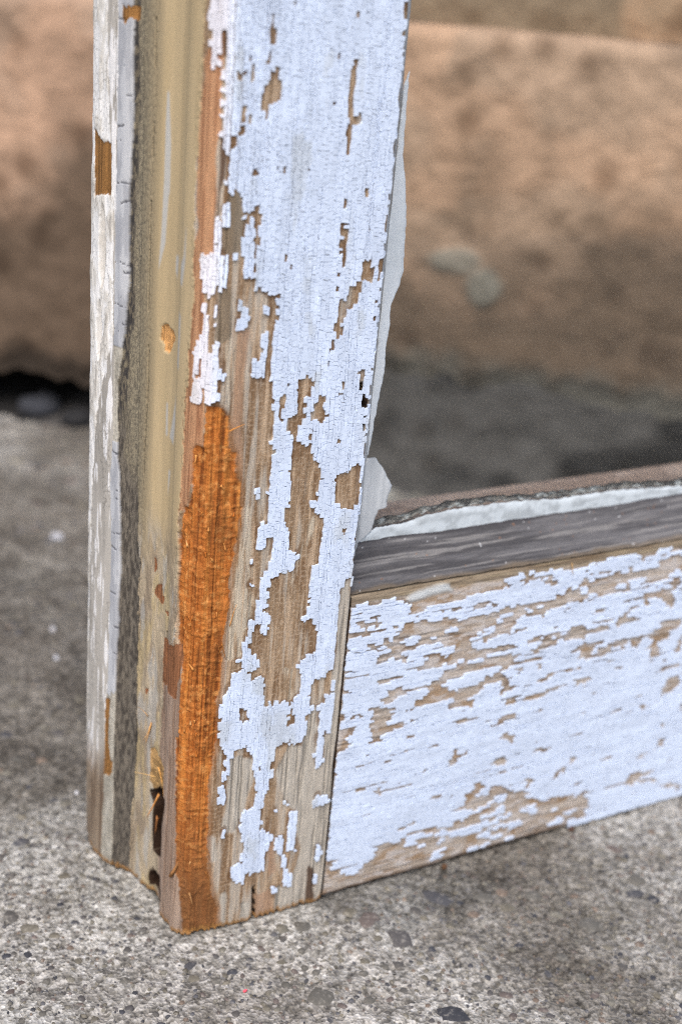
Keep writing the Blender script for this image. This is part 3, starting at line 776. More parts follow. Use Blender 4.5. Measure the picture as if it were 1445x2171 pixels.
# the underside and the eroded footing set back below it
fz = np.linspace(-2, 1, 30)
A2, T2 = np.meshgrid(aa, np.linspace(0, 1, 36), indexing='ij')
zt = zlow[:, None] + 3
back = -10 + 13 * sstep(80, 125, A2) - 46 * sstep(75, 15, A2 + 14 * (vn(A2 * .05, T2 * 2, 82) - .5)) * sstep(0.05, 0.4, T2) 
Zf = -2 + (zt + 2) * T2
Df = back + 8 * (fbm(A2 * 0.05, Zf * 0.05, 83, 3) - 0.5) - 6 * T2 ** 2 * sstep(125, 80, A2) + 9 * (1 - T2) ** 2
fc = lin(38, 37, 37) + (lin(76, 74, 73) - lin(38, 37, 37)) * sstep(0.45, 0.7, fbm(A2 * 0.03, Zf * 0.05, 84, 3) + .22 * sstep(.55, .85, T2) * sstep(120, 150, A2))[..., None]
step_part('footing', wall_pt(A2, Zf, Df).reshape(-1, 3), grid_faces(*A2.shape), fc.reshape(-1, 3))
A3, T3 = np.meshgrid(aa, np.linspace(0, 1, 10), indexing='ij')
D3 = -4 - 62 * T3
step_part('underside', wall_pt(A3, zlow[:, None] + 2.5 + 3 * T3, D3).reshape(-1, 3), grid_faces(*A3.shape, flip=True), np.tile(lin(70, 64, 58), (A3.size, 1)))
# second slab lying on the tread
A4, T4 = np.meshgrid(aa, np.arange(0, 80, 2.5), indexing='ij')
brk = 22 + 10 * fbm(A4 * 0.03, A4 * 0, 91, 3) + 18 * sstep(150, 170, A4 + 0 * T4) * 0
Z4 = 174.2 + T4; D4 = -brk - 1.5 * (1 - sstep(0, 8, T4)) + 4 * (fbm(A4 * .06, T4 * .06, 92, 3) - .5)
sc = lin(172, 145, 121) * np.ones(A4.shape + (1,)); dk = sstep(0.45, 0.6, fbm(A4 * .03, T4 * .02 + 4, 93, 3))[..., None]
sc = sc * (1 - dk * .8) + lin(124, 112, 96) * dk * .8
step_part('upper_slab', wall_pt(A4, Z4, D4).reshape(-1, 3), grid_faces(*A4.shape), sc.reshape(-1, 3))
def boulder(name, a, d, r, seed, col, label):
    rg = np.random.default_rng(seed); n = 12; V = []
    for j in range(7):
        ph = -0.5 * math.pi + math.pi * j / 6
        t = np.arange(n) * 2 * math.pi / n
        q = r * (1 + 0.25 * (vn(t * 1.1 + seed, np.full(n, j * .8), seed) - .5) * 2)
        c = np.cos(ph) if 0 < j < 6 else 0.02
        V.append(np.stack([np.cos(t) * q * c * 1.25, np.sin(t) * q * c, np.sin(ph) * q * .62], 1))
    V = np.concatenate(V); F = [(k * n + i, k * n + (i + 1) % n, (k + 1) * n + (i + 1) % n, (k + 1) * n + i) for k in range(6) for i in range(n)]
    p = wall_pt(np.array([float(a)]), np.array([r * .5]), np.array([float(d)]))[0]
    o = mesh_obj(name, V, F, M_step, None, np.tile(np.asarray(col), (len(V), 1))); o.location = p * MM
    tag(o, label, 'stone'); return o
boulder('stone', 14, -12, 8.5, 3, lin(58, 60, 66), 'blue-grey stone lying in the dark gap under the step, left of the sash')
boulder('stone', 34, -8, 6.5, 4, lin(44, 44, 46), 'darker small stone in the gap under the step, nearest the sash edge')

# ---------------------------------------------------------------- the sash
sash = empty('window_sash', (18 * MM, 0, 0))
tag(sash, 'corner of an old wooden window sash with peeling white paint, standing on the concrete', 'window sash')
def sash_part(name, V, F, mat, col=None, uv=None, F3=None, parent=None, smooth=True):
    o = mesh_obj(name, V, F, mat, None, col, uv, smooth, F3)
    o.parent = parent or sash
    o.matrix_parent_inverse = Matrix.Translation(Vector((-18 * MM, 0, 0))) if parent is None else Matrix.Identity(4)
    return o
W = 36.0
# outer edge of the stile in plan: depth y -> offset x (positive is hollow)
_py = np.array([0, 5, 8.5, 10.5, 12, 14, 17, 20, 23, 26, 29, 32, 36, 40, 43, 45, 46.2, 47.0])
_px = np.array([0, 0, 0.0, 0.3, 1.1, 2.0, 2.7, 2.6, 1.9, 1.9, 1.2, -1.2, -1.9, -2.1, -1.9, -1.5, -0.8, 0.6])
_yy = np.linspace(0, 46.2, 600); _xx = np.interp(_yy, _py, _px)
_k = np.ones(13) / 13; _xs = np.convolve(np.pad(_xx, 6, 'edge'), _k, 'valid')
_ya = np.maximum.accumulate(_yy - 1.66 * _xs)
RC = 5.0
def P(u):
    """profile point (x, y) and outward normal for surface coordinate u"""
    u = np.asarray(u, float)
    x = np.where(u > W, W, u); y = np.where(u > W, u - W, 0.0)
    nx = np.where(u > W, 1.0, 0.0); ny = np.where(u > W, 0.0, -1.0)
    arc = (u > -RC) & (u < RC); a = (u + RC) / (2 * RC) * math.pi / 2
    x = np.where(arc, RC - RC * np.cos(a), x); y = np.where(arc, RC - RC * np.sin(a), y)
    nx = np.where(arc, -np.cos(a), nx); ny = np.where(arc, -np.sin(a), ny)
    sd = (u <= -RC) & (u > -47.3)
    yt = np.interp(-u, _ya, _yy); xt = np.interp(yt, _yy, _xs)
    x = np.where(sd, xt, x); y = np.where(sd, yt, y); nx = np.where(sd, -1.0, nx); ny = np.where(sd, 0.0, ny)
    bk = u <= -47.3; t = (-47.3 - u)
    x = np.where(bk, -0.8 + 1.6 * t, x); y = np.where(bk, 46.2 + 0.9 * (1 - np.exp(-t * 1.2)), y)
    nx = np.where(bk, -0.5, nx); ny = np.where(bk, 0.85, ny)
    return x, y, nx, ny
def strip(k, z):
    t = np.array(STRIP[k][0], float).reshape(-1, 2) / 10; o = np.argsort(t[:, 0])
    return np.interp(z, t[o, 0], t[o, 1])
MS = {k: Mask(-50, 40, -6, 200).fill(v) for k, v in STILE.items()}
painted = Mask(-50, 40, -6, 200); painted.m[:] = True
painted.fill(STILE['bare'], False); painted.fill(STILE['paint'], True)
# ---- wood of the stile
us = np.concatenate([np.arange(-52, -47.5, 0.5), np.arange(-47.5, 36.01, 0.22), np.arange(36.5, 46, 1.0)])
zs = np.concatenate([np.arange(0, 188, 0.24), np.arange(188, 226, 1.5)])
U, Z = np.meshgrid(us, zs, indexing='ij')
wu = U + 0.5 * (fbm(U * 0.6, Z * 0.25, 201, 3) - 0.5) * 2; wz = Z + 1.0 * (fbm(U * 0.5, Z * 0.4, 205, 3) - 0.5) * 2
def mk(k, soft=0.25):
    return MS[k].soft(soft)(wu, wz)
grainv = fbm(U * 2.2, Z * 0.06, 211, 4); streak = fbm(U * 5.0, Z * 0.10 + 7, 215, 3); blot = fbm(U * 0.35, Z * 0.12, 219, 4); fine = fbm(U * 3, Z * 3, 223, 2)
c_tan = lin(150, 126, 101); c_tan2 = lin(130, 104, 79); c_gr = lin(188, 182, 172); c_dgr = lin(128, 115, 98)
def mixa(a, b, t):
    t = np.asarray(t)[..., None]; return a * (1 - t) + b * t
col = mixa(c_tan, c_tan2, sstep(0.4, 0.62, blot))
col = mixa(col, lin(192, 168, 142), 0.75 * sstep(0.5, 0.68, fbm(U * 1.3, Z * 0.10, 229, 3)))
col = mixa(col, c_gr, 0.7 * sstep(0.50, 0.68, fbm(U * 0.8, Z * 0.06, 231, 4)))
# pale residue where the paint film had been cracked
ck = np.minimum(np.abs(((U + 0.3 * vn(Z * .3, U * .2, 5)) / 1.15) % 1 - .5), np.abs(((Z + .5 * vn(U * 1.1, Z * .1, 6)) / 1.05) % 1 - .5)) 
col = mixa(col, lin(205, 186, 164), 0.38 * (ck < 0.13) * sstep(.35, .6, fine))
col = mixa(col, lin(172, 140, 116), 0.8 * mk('pink')); col = mixa(col, lin(206, 196, 178), 0.75 * mk('pale') * sstep(0.36, 0.56, fbm(U * 2.4, Z * 0.12, 233, 4)))
col = mixa(col, c_gr, 0.9 * mk('grey')); col = mixa(col, c_dgr, 0.85 * mk('dgrey'))
col = mixa(col, mixa(lin(186, 142, 108), lin(150, 106, 78), sstep(.45, .68, grainv)), mk('rose', 0.15)); col = mixa(col, lin(82, 58, 42), 0.9 * mk('dark', 0.12))
ps_ = painted.soft(.45)(wu, wz); rim_ = sstep(.04, .28, ps_) * (U > 1) * (U < 36)
col = mixa(col, lin(98, 68, 42), .62 * rim_ * sstep(.32, .5, fbm(U * .9, Z * .35, 235, 3)))
# bottom of the stile: weathered silver with brown
h = -0.10 + 0.16 * (grainv - 0.5) + 0.10 * (streak - 0.5)
wgrey = np.clip(mk('grey') + mk('dgrey') + mk('pale') * 0.6, 0, 1)
h = h - 0.40 * wgrey * sstep(0.52, 0.70, grainv)
col = mixa(col, col * 0.5, wgrey * sstep(0.54, 0.70, grainv) * 0.8)
# freshly gouged orange wood
og = MS['orange'].soft(0.30)(U + 0.35 * (fbm(U * .5, Z * 1.2, 241, 2) - .5) * 2, wz); ogs = MS['orange'].soft(1.0)(U, Z)
ridge = fbm(U * 1.6, Z * 0.035, 243, 3); cross = fbm(U * 0.5, Z * 3.2 + U * 0.25, 247, 2)
stepd = np.floor(4 * fbm(U * 0.25 + 3, Z * 0.06, 249, 2)) / 4
h = h - ogs * 0.55 - og * (0.45 + 0.9 * (ridge - 0.5) * sstep(.1, .9, og) + 0.8 * (stepd - 0.5) + 0.18 * (cross - 0.5) - .18 * sstep(.56, .66, fbm(U * .28, Z * .9, 258, 3)))
co = mixa(lin(178, 106, 48), lin(124, 69, 31), sstep(0.45, 0.70, ridge)); co = mixa(co, lin(222, 148, 72), 0.45 * sstep(0.55, 0.75, fbm(U * 2.3, Z * .05 + 5, 251, 3)))
co = mixa(co, co * 0.6, 0.45 * sstep(0.50, 0.68, cross)); tear = sstep(.56, .66, fbm(U * .28, Z * .9, 258, 3)); co = mixa(co, lin(206, 136, 72), .3 * tear); co = mixa(co, lin(216, 156, 92), .55 * sstep(.6, .75, fbm(U * .9, Z * 1.4, 254, 3)))
co = mixa(co, lin(124, 86, 54), 0.85 * sstep(36, 6, Z + 14 * (blot - .5)))
co = mixa(co, lin(112, 68, 36), .45 * sstep(.6, .72, fbm(U * .8, Z * .12, 256, 4)))
col = mixa(col, co, sstep(0.3, 0.7, og))
rim = sstep(0.08, 0.35, ogs) * (1 - sstep(0.3, 0.6, og)) * (U > 2)
col = mixa(col, lin(130, 84, 44), 0.6 * rim)
# ---- outer edge: strips of old paint and dirt
zq = np.floor(Z / 1.15 + 0.7 * hsh(np.floor(U / 1.1), np.zeros_like(U), 3)); blk = hsh(np.floor(U / 0.8), zq, 9) - 0.5
side = U < 3
ub = U + blk * 1.0
s_o = strip('ochre', Z); s_c = strip('crackle', Z); s_d = strip('dark', Z); s_l = strip('light', Z); s_g = strip('grey', Z); s_w = strip('white', Z)
uw = U + 0.9 * (fbm(U * .4, Z * .35, 261, 3) - .5)
low = sstep(94, 76, Z + 10 * (fbm(U * .3, Z * .1, 263, 3) - .5))      # below this the ochre gives way to bare grey
och = mixa(lin(184, 165, 131), lin(179, 160, 126), sstep(.4, .6, fbm(U * .2, Z * .03, 265, 3)))
och = mixa(och, lin(170, 156, 126), 0.15 * sstep(.55, .72, fbm(U * 1.5, Z * .05, 266, 3)))
bareside = mixa(lin(172, 158, 136), lin(146, 132, 114), sstep(.42, .6, fbm(U * .5, Z * .12, 267, 4)))
bareside = mixa(bareside, lin(176, 158, 116), 0.5 * sstep(.54, .66, fbm(U * .35 + 8, Z * .07, 268, 4)))
bareside = mixa(bareside, lin(166, 166, 164), 0.6 * sstep(.55, .66, fbm(U * .45 + 2, Z * .09, 269, 4)))
och = mixa(och, bareside, low)
m_o = (ub < s_o) & side
lip = side & (Z < 64) & (U > s_o)                                       # mauve grey lip beside the gouge
col = mixa(col, mixa(lin(158, 138, 124), lin(128, 106, 92), sstep(.4, .65, grainv)), lip * (1 - sstep(.3, .7, og)) * 0.9)
lipg = lip * (1 - sstep(.3, .6, og))
h = h - 0.25 * lipg * sstep(.52, .68, grainv)
col = np.where(m_o[..., None], och, col)
h = np.where(m_o, 0.10 - 0.08 * low + 0.03 * (fine - .5) - 0.20 * low * sstep(.5, .7, fbm(U * .8, Z * .3, 271, 4)), h)
cs = MS['greystreak'].soft(0.3)(U, Z) * m_o
col = mixa(col, lin(178, 180, 180), 0.85 * cs)
# fine crackle along the groove and along the broken edge of the ochre
ckl = np.minimum(np.abs(((Z + 2.2 * vn(U * .9, Z * .33, 7)) / 1.5) % 1 - .5) * 1.5, np.abs((U + 1.6 * vn(Z * .5, U * .5, 8)) / 1.7 % 1 - .5) * 1.7)
cz = m_o * np.clip(sstep(s_c + 1.8, s_c - 0.5, U) + sstep(1.9, 0.5, s_o - U) * (vn(U * .4, Z * .12, 10) > .35), 0, 1)
crk = cz * (ckl < 0.09)
col = mixa(col, lin(104, 92, 72), 0.6 * crk); h = h - 0.07 * crk
tr = sstep(s_c + 4.5, s_d, U + .8 * (fine - .5)) * m_o
col = mixa(col, mixa(lin(124, 118, 102), lin(92, 88, 80), sstep(.4, .6, fine)), 0.85 * tr * (1 - low))
# dark dirty groove
m_d = (uw < s_d) & (U < -RC)
dcol = mixa(lin(66, 64, 64), lin(118, 110, 96), sstep(.4, .7, fbm(U * 1.8, Z * .8, 273, 4)))
dcol = mixa(dcol, lin(160, 150, 126), 0.6 * sstep(.62, .74, fbm(U * 1.6, Z * .6, 275, 3)))
dcol = mixa(dcol, mixa(lin(126, 119, 109), lin(78, 73, 68), sstep(.3, .7, fbm(U * 2.2, Z * .7, 276, 4))), sstep(112, 100, Z))
gz_ = sstep(.45, .75, (s_d - U) / np.maximum(s_d - s_l, .5) + .5 * (fbm(U * .6, Z * .15, 274, 3) - .5))
dcol = mixa(mixa(lin(138, 130, 112), lin(108, 102, 90), sstep(.4, .62, fine)), dcol * .8, np.clip(gz_ + sstep(100, 90, Z), 0, 1))
col = np.where(m_d[..., None], dcol, col)
h = np.where(m_d, -0.35 + 0.5 * (fbm(U * 1.3, Z * .4, 277, 4) - .5), h)
edge_d = m_d * sstep(1.2, 0.0, s_d - U) * (ckl < .13); col = mixa(col, lin(52, 50, 48), .7 * edge_d)
# light strip, cracked straight across
m_l = (uw < s_l) & (U < -RC)
_zk = []; _q = 2.0
while _q < 190: _zk.append(_q); _q += random.choice([1.6, 2.4, 3.4, 4.6, 5.2, 7.5])
zc = np.full(U.shape, 9.0)
for _i, _z0 in enumerate(_zk):
    _sl = random.uniform(-.18, .18); _a = random.choice([-99, -99, -34.6, -33.4]); _b = random.choice([99, 99, 99, -33.8])
    zc = np.minimum(zc, np.abs(Z - _z0 - _sl * (U + 34) - .35 * (vn(U * 1.2, Z * 0 + _i, 12) - .5)) + 9 * ((U < _a) | (U > _b)) + .08 * (_i % 3))
gone = (Z < 45 + 3 * (vn(U, Z * .4, 14) - .5)) | ((Z < 120) & (Z > 101))
lcol = mixa(lin(180, 183, 189), lin(158, 161, 168), sstep(.4, .6, fbm(U * .5, Z * .15, 279, 4))) 
lcol = np.where(gone[..., None], mixa(lin(150, 146, 136), lin(176, 172, 162), sstep(.4, .62, fbm(U * 1.1, Z * .2, 278, 4))), lcol)
col = np.where(m_l[..., None], lcol, col); h = np.where(m_l, 0.15 - 0.3 * gone * fine, h)
lk = m_l * (zc < 0.17) * (~gone); col = mixa(col, lin(74, 74, 82), .8 * lk); h = h - .2 * lk
# grey strip and the crumbling white at the back arris
m_g = (uw < s_g) & (U < -RC)
gcol_ = mixa(lin(176, 172, 166), lin(160, 156, 150), sstep(.4, .6, fbm(U * .3, Z * .05, 281, 3)))
gcol_ = mixa(gcol_, lin(228, 228, 230), 0.9 * sstep(.60, .66, fbm(U * .8, Z * .13, 283, 4) + 0.10 * sstep(80, 130, Z)))
gcol_ = mixa(gcol_, mixa(lin(150, 134, 116), lin(104, 88, 74), sstep(.4, .62, grainv)), sstep(34, 20, Z + 8 * (fbm(U * .4, Z * .1, 285, 3) - .5)))
col = np.where(m_g[..., None], gcol_, col)
h = np.where(m_g, 0.15 + 0.35 * (fbm(U * .5, Z * .12, 287, 4) - .5) * sstep(60, 110, Z) + .08 * sstep(.60, .66, fbm(U * .8, Z * .13, 283, 4)), h)
g2 = m_g * (ckl < .07) * (vn(U * .3, Z * .08, 15) > .55); col = mixa(col, lin(108, 104, 98), .6 * g2)
m_w = (uw < s_w) & (U < -RC) & (Z > 24 + 6 * vn(U, Z * .1, 3))
fl = fbm(U * .55, Z * .22, 289, 4)
wcol = mixa(lin(232, 232, 232), lin(212, 209, 203), sstep(.45, .66, fl)); wcol = mixa(wcol, lin(180, 176, 170), sstep(.66, .78, fl)); wcol = mixa(wcol, lin(140, 136, 130), .6 * (ckl < .06) * (vn(U * .5, Z * .2, 16) > .45))
col = np.where(m_w[..., None], wcol, col)
h = np.where(m_w, 0.35 + 0.45 * (fl - .5) + 0.25 * np.floor(3 * fbm(U * .4, Z * .1, 291, 3)) / 3 - .2, h)
for (cu, cz_, ru, rz) in [(-42.0, 137.5, 1.6, 8), (-43.0, 121.5, 1.3, 6)]:                          # two thumb-shaped dents
    q = ((U - cu) / ru) ** 2 + ((Z - cz_) / rz) ** 2; dd = np.clip(1 - q, 0, 1)
    h = h - 1.1 * dd ** .5 * (U < cu + ru); col = mixa(col, lin(188, 184, 178), .6 * (q < 1))
# marks
for k, c, dpt in (('rust', lin(150, 108, 62), -.25), ('brownspot', lin(142, 96, 66), -.2), ('chip', lin(206, 156, 100), -.5), ('fibre', lin(176, 142, 96), -.3)):
    q = MS[k].soft(.2)(wu, wz) if k != 'rust' else MS[k].soft(.12)(U + .2 * blk, wz)
    cc = mixa(c, c * 0.6, sstep(.45, .65, grainv if k != 'fibre' else fbm(U * .3, Z * 1.6, 293, 3)))
    col = mixa(col, cc, sstep(.3, .6, q)); h = h + dpt * q + (0.5 * (fbm(U * 1.4, Z * 1.0, 295, 3) - .5) * q if k in ('chip', 'fibre') else 0)
# long cracks down the outer edge
for (u0, z0, z1, w_, sd_) in [(-24.6, 6, 78, .16, 1), (-11.2, 24, 70, .12, 2), (-23.0, 96, 178, .08, 3)]:
    cu = u0 + 1.6 * (fbm(Z * .06, Z * 0, 300 + sd_, 3) - .5); inn = (Z > z0) & (Z < z1) & (vn(Z * .12, Z * 0 + sd_, 17) > .25)
    q = inn * (np.abs(U - cu) < w_ + .12); col = mixa(col, lin(34, 30, 26), .9 * q); h = h - .8 * q
gap = MS['gap'].soft(.25)(U + .3 * blk * 0, wz); h = h - 6.0 * sstep(.35, .6, gap); col = mixa(col, lin(46, 30, 20), sstep(.04, .22, MS['gap'].soft(.5)(U, wz)))
hol = MS['hole'].soft(.15)(U, Z) + MS['split'].soft(.12)(U, Z); h = h - 3.0 * sstep(.3, .6, hol); col = mixa(col, lin(36, 26, 18), sstep(.06, .25, hol))
# frayed foot and worn arrises
zb = 0.7 * fbm(us * .7, us * 0, 311, 3) + 0.5 * (vn(us * 2.5, us * 0, 313) > .6) + 3.2 * sstep(-44.5, -48, us) + 1.3 * sstep(4.0, 0.0, np.abs(us + 12.5))
foot = np.exp(-Z / 3.0)
col = mixa(col, lin(158, 116, 66), .8 * sstep(1.5, .4, Z - zb[:, None] * .4 + 1.2 * (fine - .5)) * (U > -46))
h = h - 0.3 * np.exp(-Z / 1.0) + .25 * (fbm(U * 1.5, Z * .8, 315, 3) - .5) * sstep(3, 0, Z)
col = np.clip(col, 0.004, 0.95)
PX, PY, NX, NY = P(U)
V = np.stack([PX + NX * h, PY + NY * h, Z + zb[:, None] * foot + 0.1], -1)
nU, nZ = U.shape
V = V.reshape(-1, 3); F = grid_faces(nU, nZ)
bi = np.arange(nU) * nZ                                                    # close the foot towards the middle
inner = V[bi] * np.array([0.7, 0.7, 1]) + np.array([5.4, 7, 0.8])
V = np.concatenate([V, inner]); k0 = nU * nZ
Fb = np.stack([bi[:-1], k0 + np.arange(nU - 1), k0 + np.arange(1, nU), bi[1:]], 1)
Vc, Fc = box_vf(8, 35.4, 7.5, 46.5, 1.2, 225); F = np.concatenate([F, Fb, Fc + len(V)])
film_ = np.clip(m_o * (1 - .6 * low) * (1 - .0) + m_l * (~gone) + m_g * sstep(24, 34, Z) + m_w, 0, 1) * (1 - .8 * m_d * (1 - m_l) * (1 - m_g))
for k in ('rust', 'brownspot', 'chip', 'fibre', 'gap'): film_ = film_ * (1 - MS[k].soft(.2)(wu, wz))
alpha = 1 - .72 * film_
colv = np.concatenate([np.concatenate([col, alpha[..., None]], -1).reshape(-1, 4), np.tile(np.append(lin(90, 66, 44), 1), (nU + 8, 1))]); uvv = np.concatenate([np.stack([U, Z], -1).reshape(-1, 2), np.zeros((nU + 8, 2))])
stile = sash_part('stile', np.concatenate([V, Vc]), F, M_wood, colv, uvv)
stile['label'] = 'upright stile with peeling white face, orange gouged corner and ochre edge'

# ---- paint film in cracked cells
def film(name, cells, surf, colfn, parent, mat, label=None):
    """cells: list of (4 corner (u,z) arrays, neighbours by raster) -> islands, each an object"""
    cells = np.array(cells)                                                # n,4,2
    cu_, cz2 = cells[..., 0].copy(), cells[..., 1].copy()                   # one warp for all corners: cracks wander, chips turn ragged
    cells[..., 0] = cu_ + .42 * (vn(cu_ * 1.1, cz2 * 1.2, 421) - .5) + .22 * (vn(cu_ * 2.9, cz2 * 2.7, 423) - .5)
    cells[..., 1] = cz2 + .46 * (vn(cu_ * 1.2 + 7, cz2 * 1.1, 425) - .5) + .24 * (vn(cu_ * 2.7, cz2 * 2.9, 427) - .5)
    n = len(cells)
    res = 0.2; umin = cells[..., 0].min() - 1; zmin = cells[..., 1].min() - 1
    nu = int((cells[..., 0].max() - umin) / res) + 6; nz = int((cells[..., 1].max() - zmin) / res) + 6
    lab = -np.ones((nu, nz), int)
    lo = cells.min(1); hi = cells.max(1)
    for k in range(n):
        i0, j0 = ((lo[k] - [umin, zmin]) / res + .5).astype(int); i1, j1 = ((hi[k] - [umin, zmin]) / res + .5).astype(int)
        lab[i0:i1 + 1, j0:j1 + 1] = k
    par = list(range(n))
    def find(a):
        while par[a] != a: par[a] = par[par[a]]; a = par[a]
        return a
    for A_, B_ in ((lab[:-1], lab[1:]), (lab[:, :-1], lab[:, 1:])):
        m = (A_ >= 0) & (B_ >= 0) & (A_ != B_)
        for a, b in set(zip(A_[m].tolist(), B_[m].tolist())):
            ra, rb = find(a), find(b)
            if ra != rb: par[ra] = rb
    groups = {}
    for k in range(n): groups.setdefault(find(k), []).append(k)
    order = sorted(groups.values(), key=len, reverse=True)
    rg = np.random.default_rng(5)
    for gi, g in enumerate(order):
        c = cells[g]; m = len(g)
        ctr = c.mean(1, keepdims=True)
        top = c + (ctr - c) * 0.012
        hh = 0.27 + 0.003 * rg.standard_normal((m, 1)) + 0.006 * rg.standard_normal((m, 4))
        hh = hh + 0.07 * (rg.random((m, 1)) < .02)
        pb = surf(c[..., 0], c[..., 1], np.full((m, 4), -0.18)); pt = surf(top[..., 0], top[..., 1], hh)
        V = np.concatenate([pb, pt], 1).reshape(-1, 3)
        b = (np.arange(m) * 8)[:, None]
        Fq = np.concatenate([b + np.array(q) for q in ((4, 5, 6, 7), (0, 1, 5, 4), (1, 2, 6, 5), (2, 3, 7, 6), (3, 0, 4, 7))])
        cc = np.repeat(colfn(ctr[:, 0, 0], ctr[:, 0, 1], rg, m), 8, 0)
        uv = np.concatenate([c, top], 1).reshape(-1, 2)
        o = sash_part('paint_film' if m > 400 else 'paint_flake', V, Fq, mat, cc, uv, parent=parent, smooth=False)
def stile_surf(u, z, d):
    x, y, nx, ny = P(u); return np.stack([x + nx * d, y + ny * d, z + .1], -1)
def make_cells(u0, u1, z0, z1, wl, wh, keep, wander, gapf, transpose=False):
    """columns of unequal width, each broken across at its own heights; the gaps left between are the cracks"""
    rg = np.random.default_rng(21); out = []
    edges = [u0]
    while edges[-1] < u1: edges.append(edges[-1] + rg.uniform(*wl))
    for i in range(len(edges) - 1):
        a, b = edges[i], edges[i + 1]
        zb_ = [z0]
        while zb_[-1] < z1: zb_.append(zb_[-1] + rg.uniform(*wh) * (0.6 if rg.random() < .12 else 1))
        zb_ = np.array(zb_); n = len(zb_)
        tl = zb_ + rg.uniform(-.06, .06, n); tr = zb_ + rg.uniform(-.06, .06, n) + rg.uniform(-.08, .08, n)
        gz = np.where(rg.random(n) < .30, 0.0, np.where(rg.random(n) < .65, 0.02, 0.045))
        wl_, wr_ = wander(np.full(n, a), zb_, i), wander(np.full(n, b), zb_, i)
        for k in range(n - 1):
            cu, cz_ = (wl_[k] + wr_[k]) / 2, (zb_[k] + zb_[k + 1]) / 2
            if not keep(cu, cz_): continue
            ga = gapf(a, cz_, i); gb = gapf(b, cz_, i + 1)
            q = [(wl_[k] + ga, tl[k] + gz[k]), (wr_[k] - gb, tr[k] + gz[k]), (wr_[k + 1] - gb, tr[k + 1] - gz[k + 1]), (wl_[k + 1] + ga, tl[k + 1] - gz[k + 1])]
            out.append([(p[1], p[0]) for p in q][::-1] if transpose else q)
    return out
def wander_s(u, z, i): return u + 0.9 * (vn(z * .02, u * .15, 401) - .5) + 0.25 * (vn(z * .2, u * .7, 403) - .5)
_wide = {}
def gap_s(u, z, i):
    r = hsh(np.array([i]), np.array([int(z / 5 + i * .37)]), 5)[0]
    g = 0.0 if r < .55 else (0.012 if r < .85 else 0.028)
    if hsh(np.array([i]), np.array([int(z / 17 + i * .61)]), 6)[0] > .86: g += 0.035
    if hsh(np.array([i]), np.array([int(z / 55 + i * .43)]), 7)[0] > .87: g += 0.05
    if u < 11 and z > 135: g += 0.03
    return g
def keep_s(u, z):
    if u > 35.75 or u < -9: return False
    if u > 35.2 and hsh(np.array([int(z * 1.1)]), np.array([3]), 8)[0] > .75: return False
    ju = u + .7 * (float(vn(u * 1.7, z * 1.3, 411)) - .5); jz = z + 1.0 * (float(vn(u * 1.3 + 9, z * 1.5, 413)) - .5)
    if not painted.at(ju, jz): return False
    n_ = float(fbm(np.array(u * 1.1), np.array(z * .28), 415, 3)); z_ = max(0., 1 - max(0., u - 1) / 8) * (1 if 85 < z < 172 else .3)
    if n_ > .82 - .15 * z_: return False
    if u < strip('ochre', z) + .4 and u < 0: return False
    return z > 1.0
cells = make_cells(-9, 36.3, 0.6, 214, (0.42, 0.98), (0.42, 1.05), keep_s, wander_s, gap_s)
P_WHITE = lin(210, 224, 247); P_PINK = lin(222, 222, 232)
def col_s(u, z, rg, m):
    t = np.clip((3.0 - u) / 3, 0, 1)[:, None] * (z < 190)[:, None]
    c = P_WHITE * (1 - t) + P_PINK * t
    d = fbm(u * .5, z * .12, 417, 4)[:, None]; e = sstep(.60, .75, fbm(u * .25 + 5, z * .1, 419, 4))[:, None]
    c = c * (1 - .32 * (d - .5)); c = c * (1 - .5 * e) + c * lin(232, 226, 212) * .5 * e
    return c * (1 + 0.03 * rg.standard_normal((m, 1)))
film('stile', cells, stile_surf, col_s, stile, M_paint)

# ---------------------------------------------------------------- bottom rail
X0, YR, HR = 36.55, 0.3, 75.0
xs = np.concatenate([np.arange(X0, 154, 0.26), np.arange(154, 208, 2.0)])
vs_ = np.concatenate([np.arange(-7, 0, 0.7), np.arange(0, 76.2, 0.26), np.arange(76.5, 80, 0.5)])
X, Vv = np.meshgrid(xs, vs_, indexing='ij')
MR = {k: Mask(30, 160, -6, 96).fill(v) for k, v in RAIL.items()}
paintr = Mask(30, 260, -6, 96); paintr.m[:] = True; paintr.fill(RAIL['bare'], False); paintr.fill(RAIL['paint'], True)
wx = X + 1.0 * (fbm(X * .4, Vv * .6, 501, 3) - .5) * 2; wv = Vv + .4 * (fbm(X * .25, Vv * .6, 503, 3) - .5) * 2
gr = fbm(X * .06, Vv * 2.2, 511, 4); gr2 = fbm(X * .1, Vv * 5, 513, 3); bl = fbm(X * .12, Vv * .35, 515, 4)
cr = mixa(lin(184, 174, 165), lin(170, 157, 145), sstep(.4, .62, bl))
cr = mixa(cr, lin(146, 112, 76), 0.45 * sstep(.58, .72, fbm(X * .16, Vv * .5, 517, 4)))
ckr = np.minimum(np.abs(((X + .5 * vn(Vv * 1.1, X * .1, 25)) / 1.5) % 1 - .5), np.abs((Vv / 1.0) % 1 - .5))
cr = mixa(cr, lin(205, 192, 176), .3 * (ckr < .1))
cr = mixa(cr, lin(156, 126, 92), .62 * MR['brown'].soft(.3)(wx, wv)); 
rr_ = sstep(.04, .28, paintr.soft(.4)(wx, wv)); cr = mixa(cr, lin(104, 76, 50), .55 * rr_ * sstep(.36, .54, fbm(X * .3, Vv * .9, 518, 3)))
hr = -.10 + .16 * (gr - .5) - .25 * sstep(.58, .72, gr); cr = mixa(cr, cr * .55, .7 * sstep(.58, .72, gr))
topw = sstep(71.6, 73.4, Vv + 1.5 * (fbm(X * .2, Vv * .3, 519, 3) - .5))
